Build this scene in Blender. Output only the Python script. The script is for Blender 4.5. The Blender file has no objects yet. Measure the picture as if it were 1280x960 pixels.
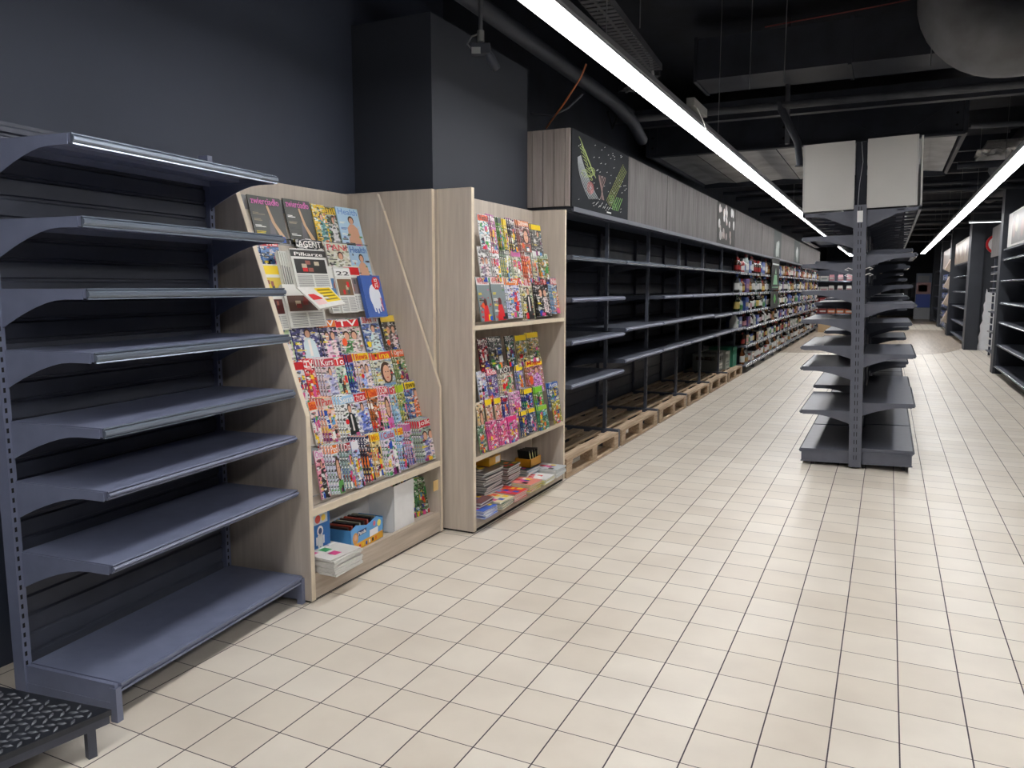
import bpy, bmesh, math, random
from mathutils import Vector, Matrix
R = random.Random(7)
scn = bpy.context.scene
COL = scn.collection

# ------------------------------------------------------------------ camera
FPX = 970.6; YAW = math.radians(25.7415); PITCH = math.radians(7.1278); ROLL = math.radians(-0.0486); CH = 1.4265
def cam_axes():
    cy, sy = math.cos(YAW), math.sin(YAW)
    f = Vector((-sy*math.cos(PITCH), cy*math.cos(PITCH), -math.sin(PITCH)))
    r0 = Vector((cy, sy, 0)); u0 = r0.cross(f)
    r = math.cos(ROLL)*r0 + math.sin(ROLL)*u0
    u = -math.sin(ROLL)*r0 + math.cos(ROLL)*u0
    return r, u, f
CR, CU, CF = cam_axes()
cd = bpy.data.cameras.new('camera'); cam = bpy.data.objects.new('camera', cd); COL.objects.link(cam)
cd.sensor_fit = 'HORIZONTAL'; cd.sensor_width = 36; cd.lens = 36*FPX/1280; cd.clip_end = 200; cd.clip_start = .05
m = Matrix((CR, CU, -CF)).transposed().to_4x4(); m.translation = Vector((0, 0, CH)); cam.matrix_world = m
scn.camera = cam
def ray(x, y): return CF + (x-640)/FPX*CR - (y-480)/FPX*CU
def at_x(x, y, X): d = ray(x, y); t = X/d.x; return Vector((X, d.y*t, CH+d.z*t))
def at_y(x, y, Y): d = ray(x, y); t = Y/d.y; return Vector((d.x*t, Y, CH+d.z*t))
def at_z(x, y, Z): d = ray(x, y); t = (Z-CH)/d.z; return Vector((d.x*t, d.y*t, Z))

# ------------------------------------------------------------------ world, view
w = bpy.data.worlds.new('world'); scn.world = w; w.use_nodes = True
w.node_tree.nodes['Background'].inputs[0].default_value = (.5, .6, .8, 1)
w.node_tree.nodes['Background'].inputs[1].default_value = .05
vs = scn.view_settings
vs.view_transform = 'Standard'; vs.look = 'None'; vs.gamma = 1; vs.use_curve_mapping = False
vs.exposure = 0.10
LAMP = 23.0
LAMP_Z = 2.65

# ------------------------------------------------------------------ materials
M = {}
def mat(name, rgb=(.5, .5, .5), rough=.5, metal=0, var=0, scale=8, bump=0, emit=0, trans=0, stretch=None, spec=.5):
    if name in M: return M[name]
    a = bpy.data.materials.new(name); a.use_nodes = True; nt = a.node_tree; b = nt.nodes['Principled BSDF']
    b.inputs['Base Color'].default_value = (*rgb, 1); b.inputs['Roughness'].default_value = rough
    b.inputs['Metallic'].default_value = metal; b.inputs['Specular IOR Level'].default_value = spec
    if trans:
        b.inputs['Transmission Weight'].default_value = trans; b.inputs['IOR'].default_value = 1.1
    if emit:
        b.inputs['Emission Color'].default_value = (*rgb, 1); b.inputs['Emission Strength'].default_value = emit
    if var or bump:
        tc = nt.nodes.new('ShaderNodeTexCoord'); mp = nt.nodes.new('ShaderNodeMapping'); n = nt.nodes.new('ShaderNodeTexNoise')
        nt.links.new(tc.outputs['Object'], mp.inputs[0]); nt.links.new(mp.outputs[0], n.inputs['Vector'])
        if stretch: mp.inputs['Scale'].default_value = stretch
        n.inputs['Scale'].default_value = scale; n.inputs['Detail'].default_value = 5
        if var:
            r = nt.nodes.new('ShaderNodeValToRGB'); nt.links.new(n.outputs[0], r.inputs[0])
            r.color_ramp.elements[0].position = .3; r.color_ramp.elements[1].position = .7
            r.color_ramp.elements[0].color = (*[max(0, c*(1-var)) for c in rgb], 1)
            r.color_ramp.elements[1].color = (*[min(1, c*(1+var)) for c in rgb], 1)
            nt.links.new(r.outputs[0], b.inputs['Base Color'])
        if bump:
            bp = nt.nodes.new('ShaderNodeBump'); bp.inputs['Strength'].default_value = bump; bp.inputs['Distance'].default_value = .004
            nt.links.new(n.outputs[0], bp.inputs['Height']); nt.links.new(bp.outputs[0], b.inputs['Normal'])
    M[name] = a; return a
def flat(rgb, rough=.35):
    k = 'ink_%02x%02x%02x' % tuple(int(255*c) for c in rgb)
    return mat(k, tuple((c/12.92 if c <= .04045 else ((c+.055)/1.055)**2.4) for c in rgb), rough)

def floor_material(T=.2, ox=-1.4743*.2, oy=14.9385*.2):
    a = bpy.data.materials.new('floor_tiles'); a.use_nodes = True; nt = a.node_tree; b = nt.nodes['Principled BSDF']; L = nt.links
    N = nt.nodes.new
    tc = N('ShaderNodeTexCoord'); sp = N('ShaderNodeSeparateXYZ'); L.new(tc.outputs['Object'], sp.inputs[0])
    def math_(op, x, y=None, c=None):
        n = N('ShaderNodeMath'); n.operation = op
        for i, v in enumerate((x, y, c)):
            if v is None: continue
            if isinstance(v, (int, float)): n.inputs[i].default_value = v
            else: L.new(v, n.inputs[i])
        return n.outputs[0]
    u = math_('DIVIDE', math_('SUBTRACT', sp.outputs[0], ox), T); v = math_('DIVIDE', math_('SUBTRACT', sp.outputs[1], oy), T)
    fu = math_('FRACT', u); fv = math_('FRACT', v)
    du = math_('SUBTRACT', .5, math_('ABSOLUTE', math_('SUBTRACT', fu, .5)))
    dv = math_('SUBTRACT', .5, math_('ABSOLUTE', math_('SUBTRACT', fv, .5)))
    gu = math_('LESS_THAN', du, .0115); gv = math_('LESS_THAN', dv, .0085)
    g = math_('MAXIMUM', gu, gv)
    cmb = N('ShaderNodeCombineXYZ'); L.new(math_('FLOOR', u), cmb.inputs[0]); L.new(math_('FLOOR', v), cmb.inputs[1])
    wn = N('ShaderNodeTexWhiteNoise'); wn.noise_dimensions = '3D'; L.new(cmb.outputs[0], wn.inputs[0])
    r = N('ShaderNodeValToRGB'); L.new(wn.outputs[0], r.inputs[0])
    r.color_ramp.elements[0].color = (.69, .62, .525, 1); r.color_ramp.elements[1].color = (.76, .70, .61, 1)
    n = N('ShaderNodeTexNoise'); n.inputs['Scale'].default_value = 3.2; n.inputs['Detail'].default_value = 6; L.new(tc.outputs['Object'], n.inputs['Vector'])
    r2 = N('ShaderNodeValToRGB'); L.new(n.outputs[0], r2.inputs[0]); r2.color_ramp.elements[0].color = (.90, .89, .885, 1); r2.color_ramp.elements[1].color = (1, 1, 1, 1)
    r2.color_ramp.elements[0].position = .3; r2.color_ramp.elements[1].position = .62
    mx = N('ShaderNodeMixRGB'); mx.blend_type = 'MULTIPLY'; mx.inputs[0].default_value = 1; L.new(r.outputs[0], mx.inputs[1]); L.new(r2.outputs[0], mx.inputs[2])
    m2 = N('ShaderNodeMixRGB'); L.new(g, m2.inputs[0]); L.new(mx.outputs[0], m2.inputs[1]); m2.inputs[2].default_value = (.06, .045, .055, 1)
    L.new(m2.outputs[0], b.inputs['Base Color'])
    rr = math_('MULTIPLY_ADD', n.outputs[0], .25, .26); rr = math_('MAXIMUM', rr, math_('MULTIPLY', g, .8)); L.new(rr, b.inputs['Roughness'])
    b.inputs['Specular IOR Level'].default_value = .35
    bp = N('ShaderNodeBump'); bp.inputs['Strength'].default_value = .5; bp.inputs['Distance'].default_value = .002
    L.new(math_('SUBTRACT', 1, g), bp.inputs['Height']); L.new(bp.outputs[0], b.inputs['Normal'])
    return a
def wood_material(name, c1, c2, axis='z', scale=1.0, rough=.5, knots=False):
    a = bpy.data.materials.new(name); a.use_nodes = True; nt = a.node_tree; b = nt.nodes['Principled BSDF']; L = nt.links; N = nt.nodes.new
    tc = N('ShaderNodeTexCoord'); mp = N('ShaderNodeMapping'); L.new(tc.outputs['Object'], mp.inputs[0])
    s = [9*scale]*3; s['xyz'.index(axis)] = .6*scale; mp.inputs['Scale'].default_value = s
    n = N('ShaderNodeTexNoise'); n.inputs['Scale'].default_value = 1.6; n.inputs['Detail'].default_value = 7; n.inputs['Distortion'].default_value = 1.3; L.new(mp.outputs[0], n.inputs['Vector'])
    wv = N('ShaderNodeMath'); wv.operation = 'MULTIPLY'; L.new(n.outputs[0], wv.inputs[0]); wv.inputs[1].default_value = 5
    fr = N('ShaderNodeMath'); fr.operation = 'PINGPONG'; L.new(wv.outputs[0], fr.inputs[0]); fr.inputs[1].default_value = 1
    n2 = N('ShaderNodeTexNoise'); n2.inputs['Scale'].default_value = 9; n2.inputs['Detail'].default_value = 4; L.new(mp.outputs[0], n2.inputs['Vector'])
    ad = N('ShaderNodeMath'); ad.operation = 'MULTIPLY_ADD'; L.new(fr.outputs[0], ad.inputs[0]); ad.inputs[1].default_value = .28; L.new(n2.outputs[0], ad.inputs[2])
    r = N('ShaderNodeValToRGB'); L.new(ad.outputs[0], r.inputs[0]); r.color_ramp.elements[0].position = .35; r.color_ramp.elements[1].position = 1.0
    r.color_ramp.elements[0].color = (*c1, 1); r.color_ramp.elements[1].color = (*c2, 1)
    L.new(r.outputs[0], b.inputs['Base Color']); b.inputs['Roughness'].default_value = rough
    M[name] = a; return a
def print_material(name, cols, scale):
    """busy offset print: many little patches of a few colours"""
    if name in M: return M[name]
    a = bpy.data.materials.new(name); a.use_nodes = True; nt = a.node_tree; b = nt.nodes['Principled BSDF']; L = nt.links; N = nt.nodes.new
    tc = N('ShaderNodeTexCoord'); v = N('ShaderNodeTexVoronoi'); v.inputs['Scale'].default_value = scale; L.new(tc.outputs['Object'], v.inputs['Vector'])
    sp = N('ShaderNodeSeparateColor'); L.new(v.outputs['Color'], sp.inputs[0])
    r = N('ShaderNodeValToRGB'); r.color_ramp.interpolation = 'CONSTANT'; L.new(sp.outputs[0], r.inputs[0])
    lin = [tuple((c/12.92 if c <= .04045 else ((c+.055)/1.055)**2.4) for c in k) for k in cols]
    while len(r.color_ramp.elements) < len(cols): r.color_ramp.elements.new(.5)
    for i, c in enumerate(lin):
        r.color_ramp.elements[i].position = i/len(cols); r.color_ramp.elements[i].color = (*c, 1)
    L.new(r.outputs[0], b.inputs['Base Color']); b.inputs['Roughness'].default_value = .3
    M[name] = a; return a

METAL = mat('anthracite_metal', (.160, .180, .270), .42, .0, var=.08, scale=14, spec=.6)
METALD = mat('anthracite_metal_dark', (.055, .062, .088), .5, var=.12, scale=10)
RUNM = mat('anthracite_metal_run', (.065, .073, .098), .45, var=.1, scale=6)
RAIL = mat('price_rail_plastic', (.22, .26, .33), .18, .45)
RAILD = mat('price_rail_groove', (.03, .035, .05), .4)
SLOT = mat('slot_shadow_black', (.004, .004, .006), .8)
WALL = mat('wall_paint_navy', (.042, .052, .082), .62, var=.08, scale=2)
WALLD = mat('wall_paint_charcoal', (.033, .038, .05), .6, var=.1, scale=3)
BLACK = mat('ceiling_paint_black', (.020, .024, .036), .8, var=.25, scale=3)
DUCT = mat('duct_black', (.032, .037, .052), .55, var=.25, scale=4)
DUCTG = mat('duct_insulation_grey', (.085, .09, .105), .6, var=.3, scale=5, bump=.6)
FOIL = mat('aluminium_foil', (.5, .5, .48), .3, .9, var=.3, scale=25, bump=1)
WHITEP = mat('off_white_panel', (.50, .495, .48), .5, var=.05, scale=2)
CEILP = mat('ceiling_membrane_white', (.50, .50, .50), .6, var=.25, scale=3, bump=.5)
PLASTER = mat('bare_plaster', (.86, .88, .92), .7, var=.06, scale=6)
PAPER = mat('paper', (.72, .71, .68), .6, var=.05, scale=60)
ACRYL = mat('acrylic_grey', (.62, .64, .66), .12, trans=.55)
WHITE = mat('white_paint', (.8, .8, .8), .4)
LED = mat('led_diffuser', (1.0, .992, .985), .4, emit=LAMP)
LEDEND = mat('lamp_housing_grey', (.30, .31, .33), .3, .5)
OAK = wood_material('oak_laminate', (.47, .405, .345), (.61, .54, .465), 'z', .6)
OAKH = wood_material('oak_laminate_lengthwise', (.38, .31, .245), (.58, .49, .40), 'y', .6)
OAKE = mat('oak_edge_band', (.72, .62, .48), .45, var=.05, scale=20)
GREYW = wood_material('grey_stained_planks', (.095, .089, .089), (.178, .169, .167), 'z', .8)
GREYW.node_tree.nodes['Principled BSDF'].inputs['Roughness'].default_value = .9; GREYW.node_tree.nodes['Principled BSDF'].inputs['Specular IOR Level'].default_value = .1
PINKW = wood_material('pale_pine_planks', (.25, .215, .20), (.38, .335, .315), 'z', .8)
PALW = wood_material('pallet_pine', (.30, .205, .125), (.62, .47, .33), 'y', .9, rough=.8)
VINYL = wood_material('floor_oak_vinyl', (.26, .20, .145), (.50, .42, .33), 'y', .7, rough=.35)
REDW = wood_material('red_brown_backing', (.05, .022, .015), (.11, .05, .035), 'z')
CHALK = mat('chalkboard', (.010, .012, .016), .85, spec=.2, var=.25, scale=5)

# ------------------------------------------------------------------ mesh builder
class MB:
    def __init__(s): s.v = []; s.f = []; s.mi = []; s.mats = []; s.cur = 0
    def use(s, m):
        if m not in s.mats: s.mats.append(m)
        s.cur = s.mats.index(m); return s
    def add(s, vs, fs):
        o = len(s.v); s.v += [tuple(p) for p in vs]
        for f in fs: s.f.append(tuple(i+o for i in f)); s.mi.append(s.cur)
        return s
    def box(s, x0, x1, y0, y1, z0, z1):
        x0, x1 = sorted((x0, x1)); y0, y1 = sorted((y0, y1)); z0, z1 = sorted((z0, z1))
        return s.add([(x0,y0,z0),(x1,y0,z0),(x1,y1,z0),(x0,y1,z0),(x0,y0,z1),(x1,y0,z1),(x1,y1,z1),(x0,y1,z1)],
                     [(0,3,2,1),(4,5,6,7),(0,1,5,4),(1,2,6,5),(2,3,7,6),(3,0,4,7)])
    def prism(s, pts, axis, a, b):
        """2-D outline extruded along axis from a to b; pts in the two other axes, in order"""
        def P(p, c):
            if axis == 'y': return (p[0], c, p[1])
            if axis == 'x': return (c, p[0], p[1])
            return (p[0], p[1], c)
        n = len(pts)
        return s.add([P(p, a) for p in pts]+[P(p, b) for p in pts],
                     [tuple(range(n)), tuple(range(2*n-1, n-1, -1))]+[(i, i+n, (i+1) % n+n, (i+1) % n) for i in range(n)])
    def tube(s, pts, r, n=10):
        pts = [Vector(p) for p in pts]; rs = r if isinstance(r, (list, tuple)) else [r]*len(pts)
        V = []; F = []; prev = None
        for i, p in enumerate(pts):
            t = ((pts[min(i+1, len(pts)-1)]-p).normalized()+(p-pts[max(i-1, 0)]).normalized()).normalized()
            if prev is None: a = t.orthogonal().normalized()
            else: a = (prev-t*prev.dot(t)).normalized()
            prev = a; b = t.cross(a)
            for k in range(n):
                an = 2*math.pi*k/n; V.append(p+(a*math.cos(an)+b*math.sin(an))*rs[i])
        for i in range(len(pts)-1):
            for k in range(n): F.append((i*n+k, i*n+(k+1) % n, (i+1)*n+(k+1) % n, (i+1)*n+k))
        F.append(tuple(range(n-1, -1, -1))); F.append(tuple((len(pts)-1)*n+k for k in range(n)))
        return s.add(V, F)
    def lathe(s, prof, n=10, cx=0, cy=0):
        V = []; F = []
        for r, z in prof:
            for k in range(n): an = 2*math.pi*k/n; V.append((cx+r*math.cos(an), cy+r*math.sin(an), z))
        for i in range(len(prof)-1):
            for k in range(n): F.append((i*n+k, i*n+(k+1) % n, (i+1)*n+(k+1) % n, (i+1)*n+k))
        F.append(tuple(range(n-1, -1, -1))); F.append(tuple((len(prof)-1)*n+k for k in range(n)))
        return s.add(V, F)
    def build(s, name, m=None, parent=None, loc=None, smooth=False, bevel=0):
        me = bpy.data.meshes.new(name); me.from_pydata(s.v, [], s.f)
        ms = s.mats if s.mats else [m]
        for x in ms: me.materials.append(x)
        if s.mats:
            for p, i in zip(me.polygons, s.mi): p.material_index = i
        bm = bmesh.new(); bm.from_mesh(me); bmesh.ops.recalc_face_normals(bm, faces=bm.faces); bm.to_mesh(me); bm.free()
        if smooth:
            for p in me.polygons: p.use_smooth = True
            me.set_sharp_from_angle(angle=math.radians(50))
        o = bpy.data.objects.new(name, me); COL.objects.link(o)
        if parent: o.parent = parent
        if loc: o.location = loc
        if bevel:
            b = o.modifiers.new('bevel', 'BEVEL'); b.width = bevel; b.segments = 2; b.limit_method = 'ANGLE'
        return o
def tag(o, label, cat, group=None, kind=None):
    if label: o['label'] = label
    if cat: o['category'] = cat
    if group: o['group'] = group
    if kind: o['kind'] = kind
    return o
def empty(name, loc, rz=0, label=None, cat=None, group=None):
    o = bpy.data.objects.new(name, None); COL.objects.link(o); o.location = loc; o.rotation_euler = (0, 0, rz); o.empty_display_size = .1
    return tag(o, label, cat, group)
def struct(name, mb, m=None, **k):
    o = mb.build(name, m, **k); o['kind'] = 'structure'; return o
_txt = {}
def text_mesh(s, size, bold=.0):
    k = (s, size, bold)
    if k in _txt: return _txt[k]
    c = bpy.data.curves.new('lettering', 'FONT'); c.body = s; c.size = size; c.offset = bold; c.align_x = 'LEFT'; c.resolution_u = 2
    o = bpy.data.objects.new('lettering', c); COL.objects.link(o)
    dg = bpy.context.evaluated_depsgraph_get(); me = bpy.data.meshes.new_from_object(o.evaluated_get(dg))
    bpy.data.objects.remove(o); _txt[k] = me; return me
def lettering(name, s, width, height, m, parent, M4, bold=.0):
    """flat lettering fitted in width x height; M4 places its lower left corner (x along text, y up, z out)"""
    me = text_mesh(s, 1.0, bold).copy()
    xs = [v.co.x for v in me.vertices]; ys = [v.co.y for v in me.vertices]
    if not xs: return None
    sx = width/(max(xs)-min(xs)); sy = height/(max(ys)-min(ys)); x0, y0 = min(xs), min(ys)
    for v in me.vertices: v.co.x = (v.co.x-x0)*sx; v.co.y = (v.co.y-y0)*sy
    me.transform(M4); me.materials.clear(); me.materials.append(m)
    o = bpy.data.objects.new(name, me); COL.objects.link(o); o.parent = parent; return o
def copy_tree(o, parent=None):
    c = o.copy(); COL.objects.link(c)
    if parent: c.parent = parent
    for ch in list(o.children): copy_tree(ch, c)
    return c

# ================================================================== ROOM
XW = -2.95; XE = 3.2; YB = -5.0; YF = 43.0; ZC = 3.9
struct('floor', MB().box(XW-.2, XE+.2, YB-.2, YF+.2, -.1, 0), floor_material())
# oak-look vinyl laid into the tiles, with its rounded front edge
edge = [(-2.6, 17.6), (-1.64, 17.95), (-.6, 18.2), (.3, 18.35), (.66, 18.5), (.95, 18.8), (1.2, 19.3), (1.45, 20.1), (1.6, 20.8), (2.3, 21.4)]
o = MB().prism(edge+[(2.3, 29.2), (-2.6, 29.2)], 'z', 0, .003).build('floor_vinyl', VINYL); o['kind'] = 'structure'
o = MB().box(-2.6, 2.6, 33.6, 42.9, 0, .003).build('floor_vinyl', VINYL); o['kind'] = 'structure'
struct('ceiling', MB().box(XW-.2, XE+.2, YB-.2, YF+.2, ZC, ZC+.1), BLACK)
struct('wall_left', MB().box(XW-.2, XW, YB, 5.0, 0, ZC), WALL)
struct('wall_left', MB().box(XW-.2, XW, 5.0, YF, 0, ZC), BLACK)  # same wall; its unlit stretch is put in as black paint
struct('wall_right', MB().box(XE, XE+.2, YB, YF, 0, ZC), WALLD)
struct('wall_back', MB().box(XW, XE, YB-.2, YB, 0, ZC), WALL)
struct('wall_front', MB().box(XW, XE, YF, YF+.2, 0, ZC), WALLD)
# a boxed column carries the racks
struct('wall_column', MB().box(XW, -2.40, 3.93, 5.235, 0, 2.96), mat('column_paint_grey_dimmed', (.026, .031, .044), .7, var=.05, scale=2))  # greyer paint, darkened to stand in for dimmer light on the column

# ================================================================== LIGHT LINES
def light_line(X, y0, y1, label, seg=1.5, X2=None):
    t = empty('ceiling_light', (X, y0, LAMP_Z), 0, label, 'ceiling light', 'long light lines along the aisle')
    L = y1-y0; W = .070
    h = MB().prism([(-W-.012, 0), (-W-.012, .03), (-.04, .065), (.04, .065), (W+.012, .03), (W+.012, 0)], 'y', 0, L)
    h.build('housing', LEDEND, t)
    h = MB()
    for q in (-W, -.027, .027, W): h.box(q-.0022, q+.0022, 0, L, -.012, .004)
    h.build('louvre_rib', mat('rib_grey', (.35, .36, .38), .5), t)
    d = MB(); n = int(L/seg)
    for i in range(n):
        a = L*i/n+.004; b = L*(i+1)/n-.004
        for (p, q) in ((-W+.002, -.030), (-.024, .024), (.030, W-.002)): d.prism([(p, .004), (p, -.012), ((p+q)/2, -.026), (q, -.012), (q, .004)], 'y', a, b)
    d.build('diffuser', LED, t)
    for k in range(int(L/3)):
        y = 1.6+k*3.0
        if not (X < 0 and 12.8 < y < 16.2): MB().tube([(0, y, .06), (0, y, ZC-LAMP_Z)], .003, 5).build('hanging_wire', LEDEND, t)
    return t
light_line(-1.42, -3.5, 34, 'long white light line over the left side of the aisle, above the empty shelves')
light_line(1.06, -3.5, 33, 'long white light line over the right side of the aisle, past the white header boards')
t = empty('ceiling_light', (1.35, 18.0, 2.68), 0, 'short thin white light bar set across the aisle beside the dark pillar', 'ceiling light')
MB().box(0, .6, -.03, .03, .0, .035).build('housing', LEDEND, t); MB().box(.01, .59, -.025, .025, -.008, 0).build('diffuser', mat('led_weak', (.93, .97, 1), .4, emit=5), t)

# ================================================================== SHELVING HELPERS (local x = outwards, y = along, z = up)
def bracket_profile(xb, xf, z, drop=.10, front=.03):
    pts = [(xb, z), (xf, z), (xf, z-front)]
    for i in range(1, 10):
        t = i/9; pts.append((xf-(xf-xb)*t, z-front-drop*max(0, (t-.25)/.75)**1.5))
    return pts
def shelf(par, y0, y1, xb, xf, z, m=None, rail=True, tilt=0, brackets=(1, 1), label=None, raild=.03, drop=.11):
    m = m or METAL
    mb = MB(); th = .006
    # folded tray: top sheet, front lip, back flange, two stiffeners beneath
    mb.box(xb, xf, y0, y1, z-th, z); mb.box(xf-.004, xf, y0, y1, z-.030, z-th); mb.box(xb, xb+.004, y0, y1, z-.030, z-th)
    mb.box(xf-.03, xf-.004, y0, y1, z-.030, z-.026)
    mb.box(xb+.12, xb+.17, y0+.01, y1-.01, z-.02, z-th)
    mb.box(xb, xf, y0, y0+.004, z-.026, z-th); mb.box(xb, xf, y1-.004, y1, z-.026, z-th)
    s = mb.build('shelf', m, par)
    if rail:
        rm = RAIL if rail is True else rail
        r = MB().use(rm); r.prism([(xf, z-.003), (xf+.003, z+.001), (xf+.006, z-.001), (xf+.006, z-.004), (xf+.002, z-.006), (xf, z-.006)], 'y', y0, y1)
        r.prism([(xf+.001, z-.008), (xf+.009, z-.007), (xf+.014, z-.012), (xf+.014, z-raild*.62), (xf+.009, z-raild*.80), (xf+.001, z-raild*.80)], 'y', y0, y1)
        r.prism([(xf, z-raild*.88), (xf+.008, z-raild*.88), (xf+.009, z-raild), (xf, z-raild)], 'y', y0, y1)
        r.use(RAILD); r.prism([(xf, z-.004), (xf+.0015, z-.004), (xf+.0015, z-raild+.001), (xf, z-raild+.001)], 'y', y0, y1)
        r.build('price_rail', None, s)
    for k, yy in ((0, y0-.004), (1, y1+.001)):
        if brackets[k]:
            b = MB().prism(bracket_profile(xb-.01, xf-.01, z-.004, drop), 'y', yy, yy+.003); b.build('bracket', m, s)
    return s
def upright(par, x, y, z0, z1, m, wx=.03, wy=.06, pitch=.05, holes='x', name='upright', h=.022):
    """perforated post; holes on the face looking along 'x' or '-y'"""
    mb = MB().use(m); mb.box(x-wx, x, y-wy/2, y+wy/2, z0, z1)
    mb.use(SLOT); z = z0+.06
    while z < z1-.04:
        if 'x' in holes:
            mb.box(x-.001, x+.0008, y-wy*.12-.004, y-wy*.12+.004, z, z+h) if 'd' not in holes else None
            if 'd' in holes:
                for q in (-.008, .008): mb.box(x-.001, x+.0008, y+q-.0025, y+q+.0025, z, z+h)
        if 'y' in holes:
            if 'D' in holes:
                for q in (-.009, .009): mb.box(x-wx/2+q-.0025, x-wx/2+q+.0025, y-wy/2-.0008, y-wy/2+.001, z, z+h)
            else: mb.box(x-wx/2-.005, x-wx/2+.005, y-wy/2-.0008, y-wy/2+.001, z, z+h)
        z += pitch
    return mb.build(name, None, par)
def slat_panel(par, x, y0, y1, z0, z1, m, pitch=.10, name='back_panel'):
    pts = []; z = z0
    while z < z1-1e-6:
        zz = min(z+pitch, z1)
        pts += [(x, z), (x, zz-.018), (x-.010, zz-.012), (x-.010, zz-.004)]
        z = zz
    pts += [(x-.010, z1), (x-.016, z1), (x-.016, z0)]
    return MB().prism(pts, 'y', y0, y1).build(name, m, par)

# ------------------------------------------------------------------ empty gondola at the left, nearest the camera
ANG = .10; D = .40
G = empty('shelving_unit', (-2.224, 1.621, 0), ANG, 'dark grey metal shelving unit with eight bare shelves nearest the camera', 'shelving unit')
GL = 1.0
upright(G, -D, -.012, .0, 2.25, METAL, wx=.05, wy=.03, pitch=.034, holes='x', h=.016)
upright(G, -D, GL+.012, .0, 2.0, METAL, wx=.05, wy=.03, pitch=.034, holes='x', h=.016)
slat_panel(G, -D-.02, .005, GL-.005, .10, 1.97, METALD, .068)
shz = [(1.895, -.05, 1), (1.645, -.03, 1), (1.422, -.03, 1), (1.222, -.015, 1), (.982, 0, 1), (.777, 0, 0), (.532, 0, 0)]
for z, xf, rl in shz:
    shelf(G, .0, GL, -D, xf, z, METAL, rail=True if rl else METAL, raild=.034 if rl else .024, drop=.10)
bs = MB(); bs.box(-D, 0, 0, GL, .124, .13); bs.box(-.006, 0, 0, GL, .095, .124); bs.box(0, .008, 0, GL, .118, .128); bs.box(0, .006, 0, GL, .098, .106)
bs.build('base_shelf', METAL, G)
for y in (-.02, GL+.004):
    f = MB(); f.box(-D, .0, y, y+.015, .02, .129); f.box(-D, .0, y-.002, y+.018, .055, .066); f.box(-.02, .008, y-.004, y+.02, 0, .118)
    f.use(METAL)
    f.build('base_leg', METAL, G)
# ------------------------------------------------------------------ checker-plate step in the lower left corner
S = empty('checker_plate_step', (-2.09, 1.49, 0), math.radians(-12), 'low black checker plate step beside the foot of the bare shelving unit', 'step')
sb = MB().use(mat('checker_plate_black', (.040, .044, .056), .30, .45, var=.2, scale=20))
SL, SW, SZ = 1.3, .85, .135
sb.prism([(0, 0), (-SW, -SW*.36), (-SW, -SL), (0, -SL)], 'z', SZ-.018, SZ)
i = 0; yy = -SL+.02
while yy < -.015:
    xx = -SW+.02+(.018 if i % 2 else 0)
    while xx < -.015 and yy < -.01:
        if yy > .36*xx-.02: xx += .036; continue
        sb.use(mat('lozenge_gloss_and_wear', (.16, .17, .19), .35, .6)); an = math.radians(45 if (i+int(xx*100)//3) % 2 else -45); c, s_ = math.cos(an), math.sin(an); a, b = .016, .006  # gloss of the lozenges put into a lighter colour, besides worn tops
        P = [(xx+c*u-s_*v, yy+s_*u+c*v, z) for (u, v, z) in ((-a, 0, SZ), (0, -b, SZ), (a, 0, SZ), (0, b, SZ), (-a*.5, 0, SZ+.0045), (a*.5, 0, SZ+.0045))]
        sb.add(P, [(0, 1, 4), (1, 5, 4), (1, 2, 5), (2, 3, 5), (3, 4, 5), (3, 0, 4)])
        xx += .036
    yy += .024; i += 1
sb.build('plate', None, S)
fr = MB(); fr.prism([(-.01, -.006), (-SW, -SW*.36-.006), (-SW, -SW*.36-.03), (-.01, -.03)], 'z', SZ-.045, SZ-.019); fr.box(-.03, -.005, -SL, -.005, SZ-.045, SZ-.019); fr.build('frame', METALD, S)
for x, y in ((-.035, -.07), (-SW+.01, -SW*.36-.08), (-.035, -SL+.05), (-SW+.01, -SL+.05)):
    MB().box(x, x+.025, y, y+.025, 0, SZ-.045).build('leg', METALD, S)

# ================================================================== MAGAZINE RACKS
K1 = empty('magazine_rack', (-2.28, 2.64, 0), 0, 'pale oak newspaper rack with sloping tiers, next to the bare shelving unit', 'magazine rack')
def side1(y0, y1, name='side_panel'):
    pts = [(0, .012), (0, .86), (-.36, 1.86), (-.40, 1.96), (-.64, 1.96), (-.64, .012)]
    mb = MB().use(OAK); mb.prism(pts, 'y', y0, y1)
    mb.use(OAKE)
    mb.prism([(0, .012), (0, .86), (-.36, 1.86), (-.362, 1.855), (.0015-.001, .858), (.0015, .012)][:2]+[(.0015, .86), (.0015, .012)], 'y', y0+.001, y1-.001)
    mb.prism([(0, .86), (-.36, 1.86), (-.3585, 1.861), (.0015, .861)], 'y', y0+.001, y1-.001)
    return mb.build(name, None, K1)
side1(.0, .028); side1(1.135, 1.157)
MB().box(-.64, -.615, .028, 1.135, .012, 1.965).build('back_panel', OAK, K1)
MB().box(-.615, -.012, .028, 1.135, .405, .428).build('shelf', OAK, K1)
MB().box(-.012, .0, .028, 1.135, .400, .432).build('shelf_edge', OAKE, K1)
MB().box(-.60, -.03, .028, 1.135, .10, .118).build('bottom_shelf', OAK, K1)
MB().box(-.03, -.008, .028, 1.135, .012, .130).build('toe_board', OAKH, K1)
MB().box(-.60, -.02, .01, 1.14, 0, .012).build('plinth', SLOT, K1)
mb = MB().prism([(-.05, .43), (-.09, .43), (-.56, 1.80), (-.53, 1.80)], 'y', .03, 1.133); mb.build('sloping_panel', OAK, K1)
K2 = empty('magazine_rack', (-2.10, 3.84, 0), 0, 'taller pale oak rack of glossy magazines in front of the dark column', 'magazine rack')
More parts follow.
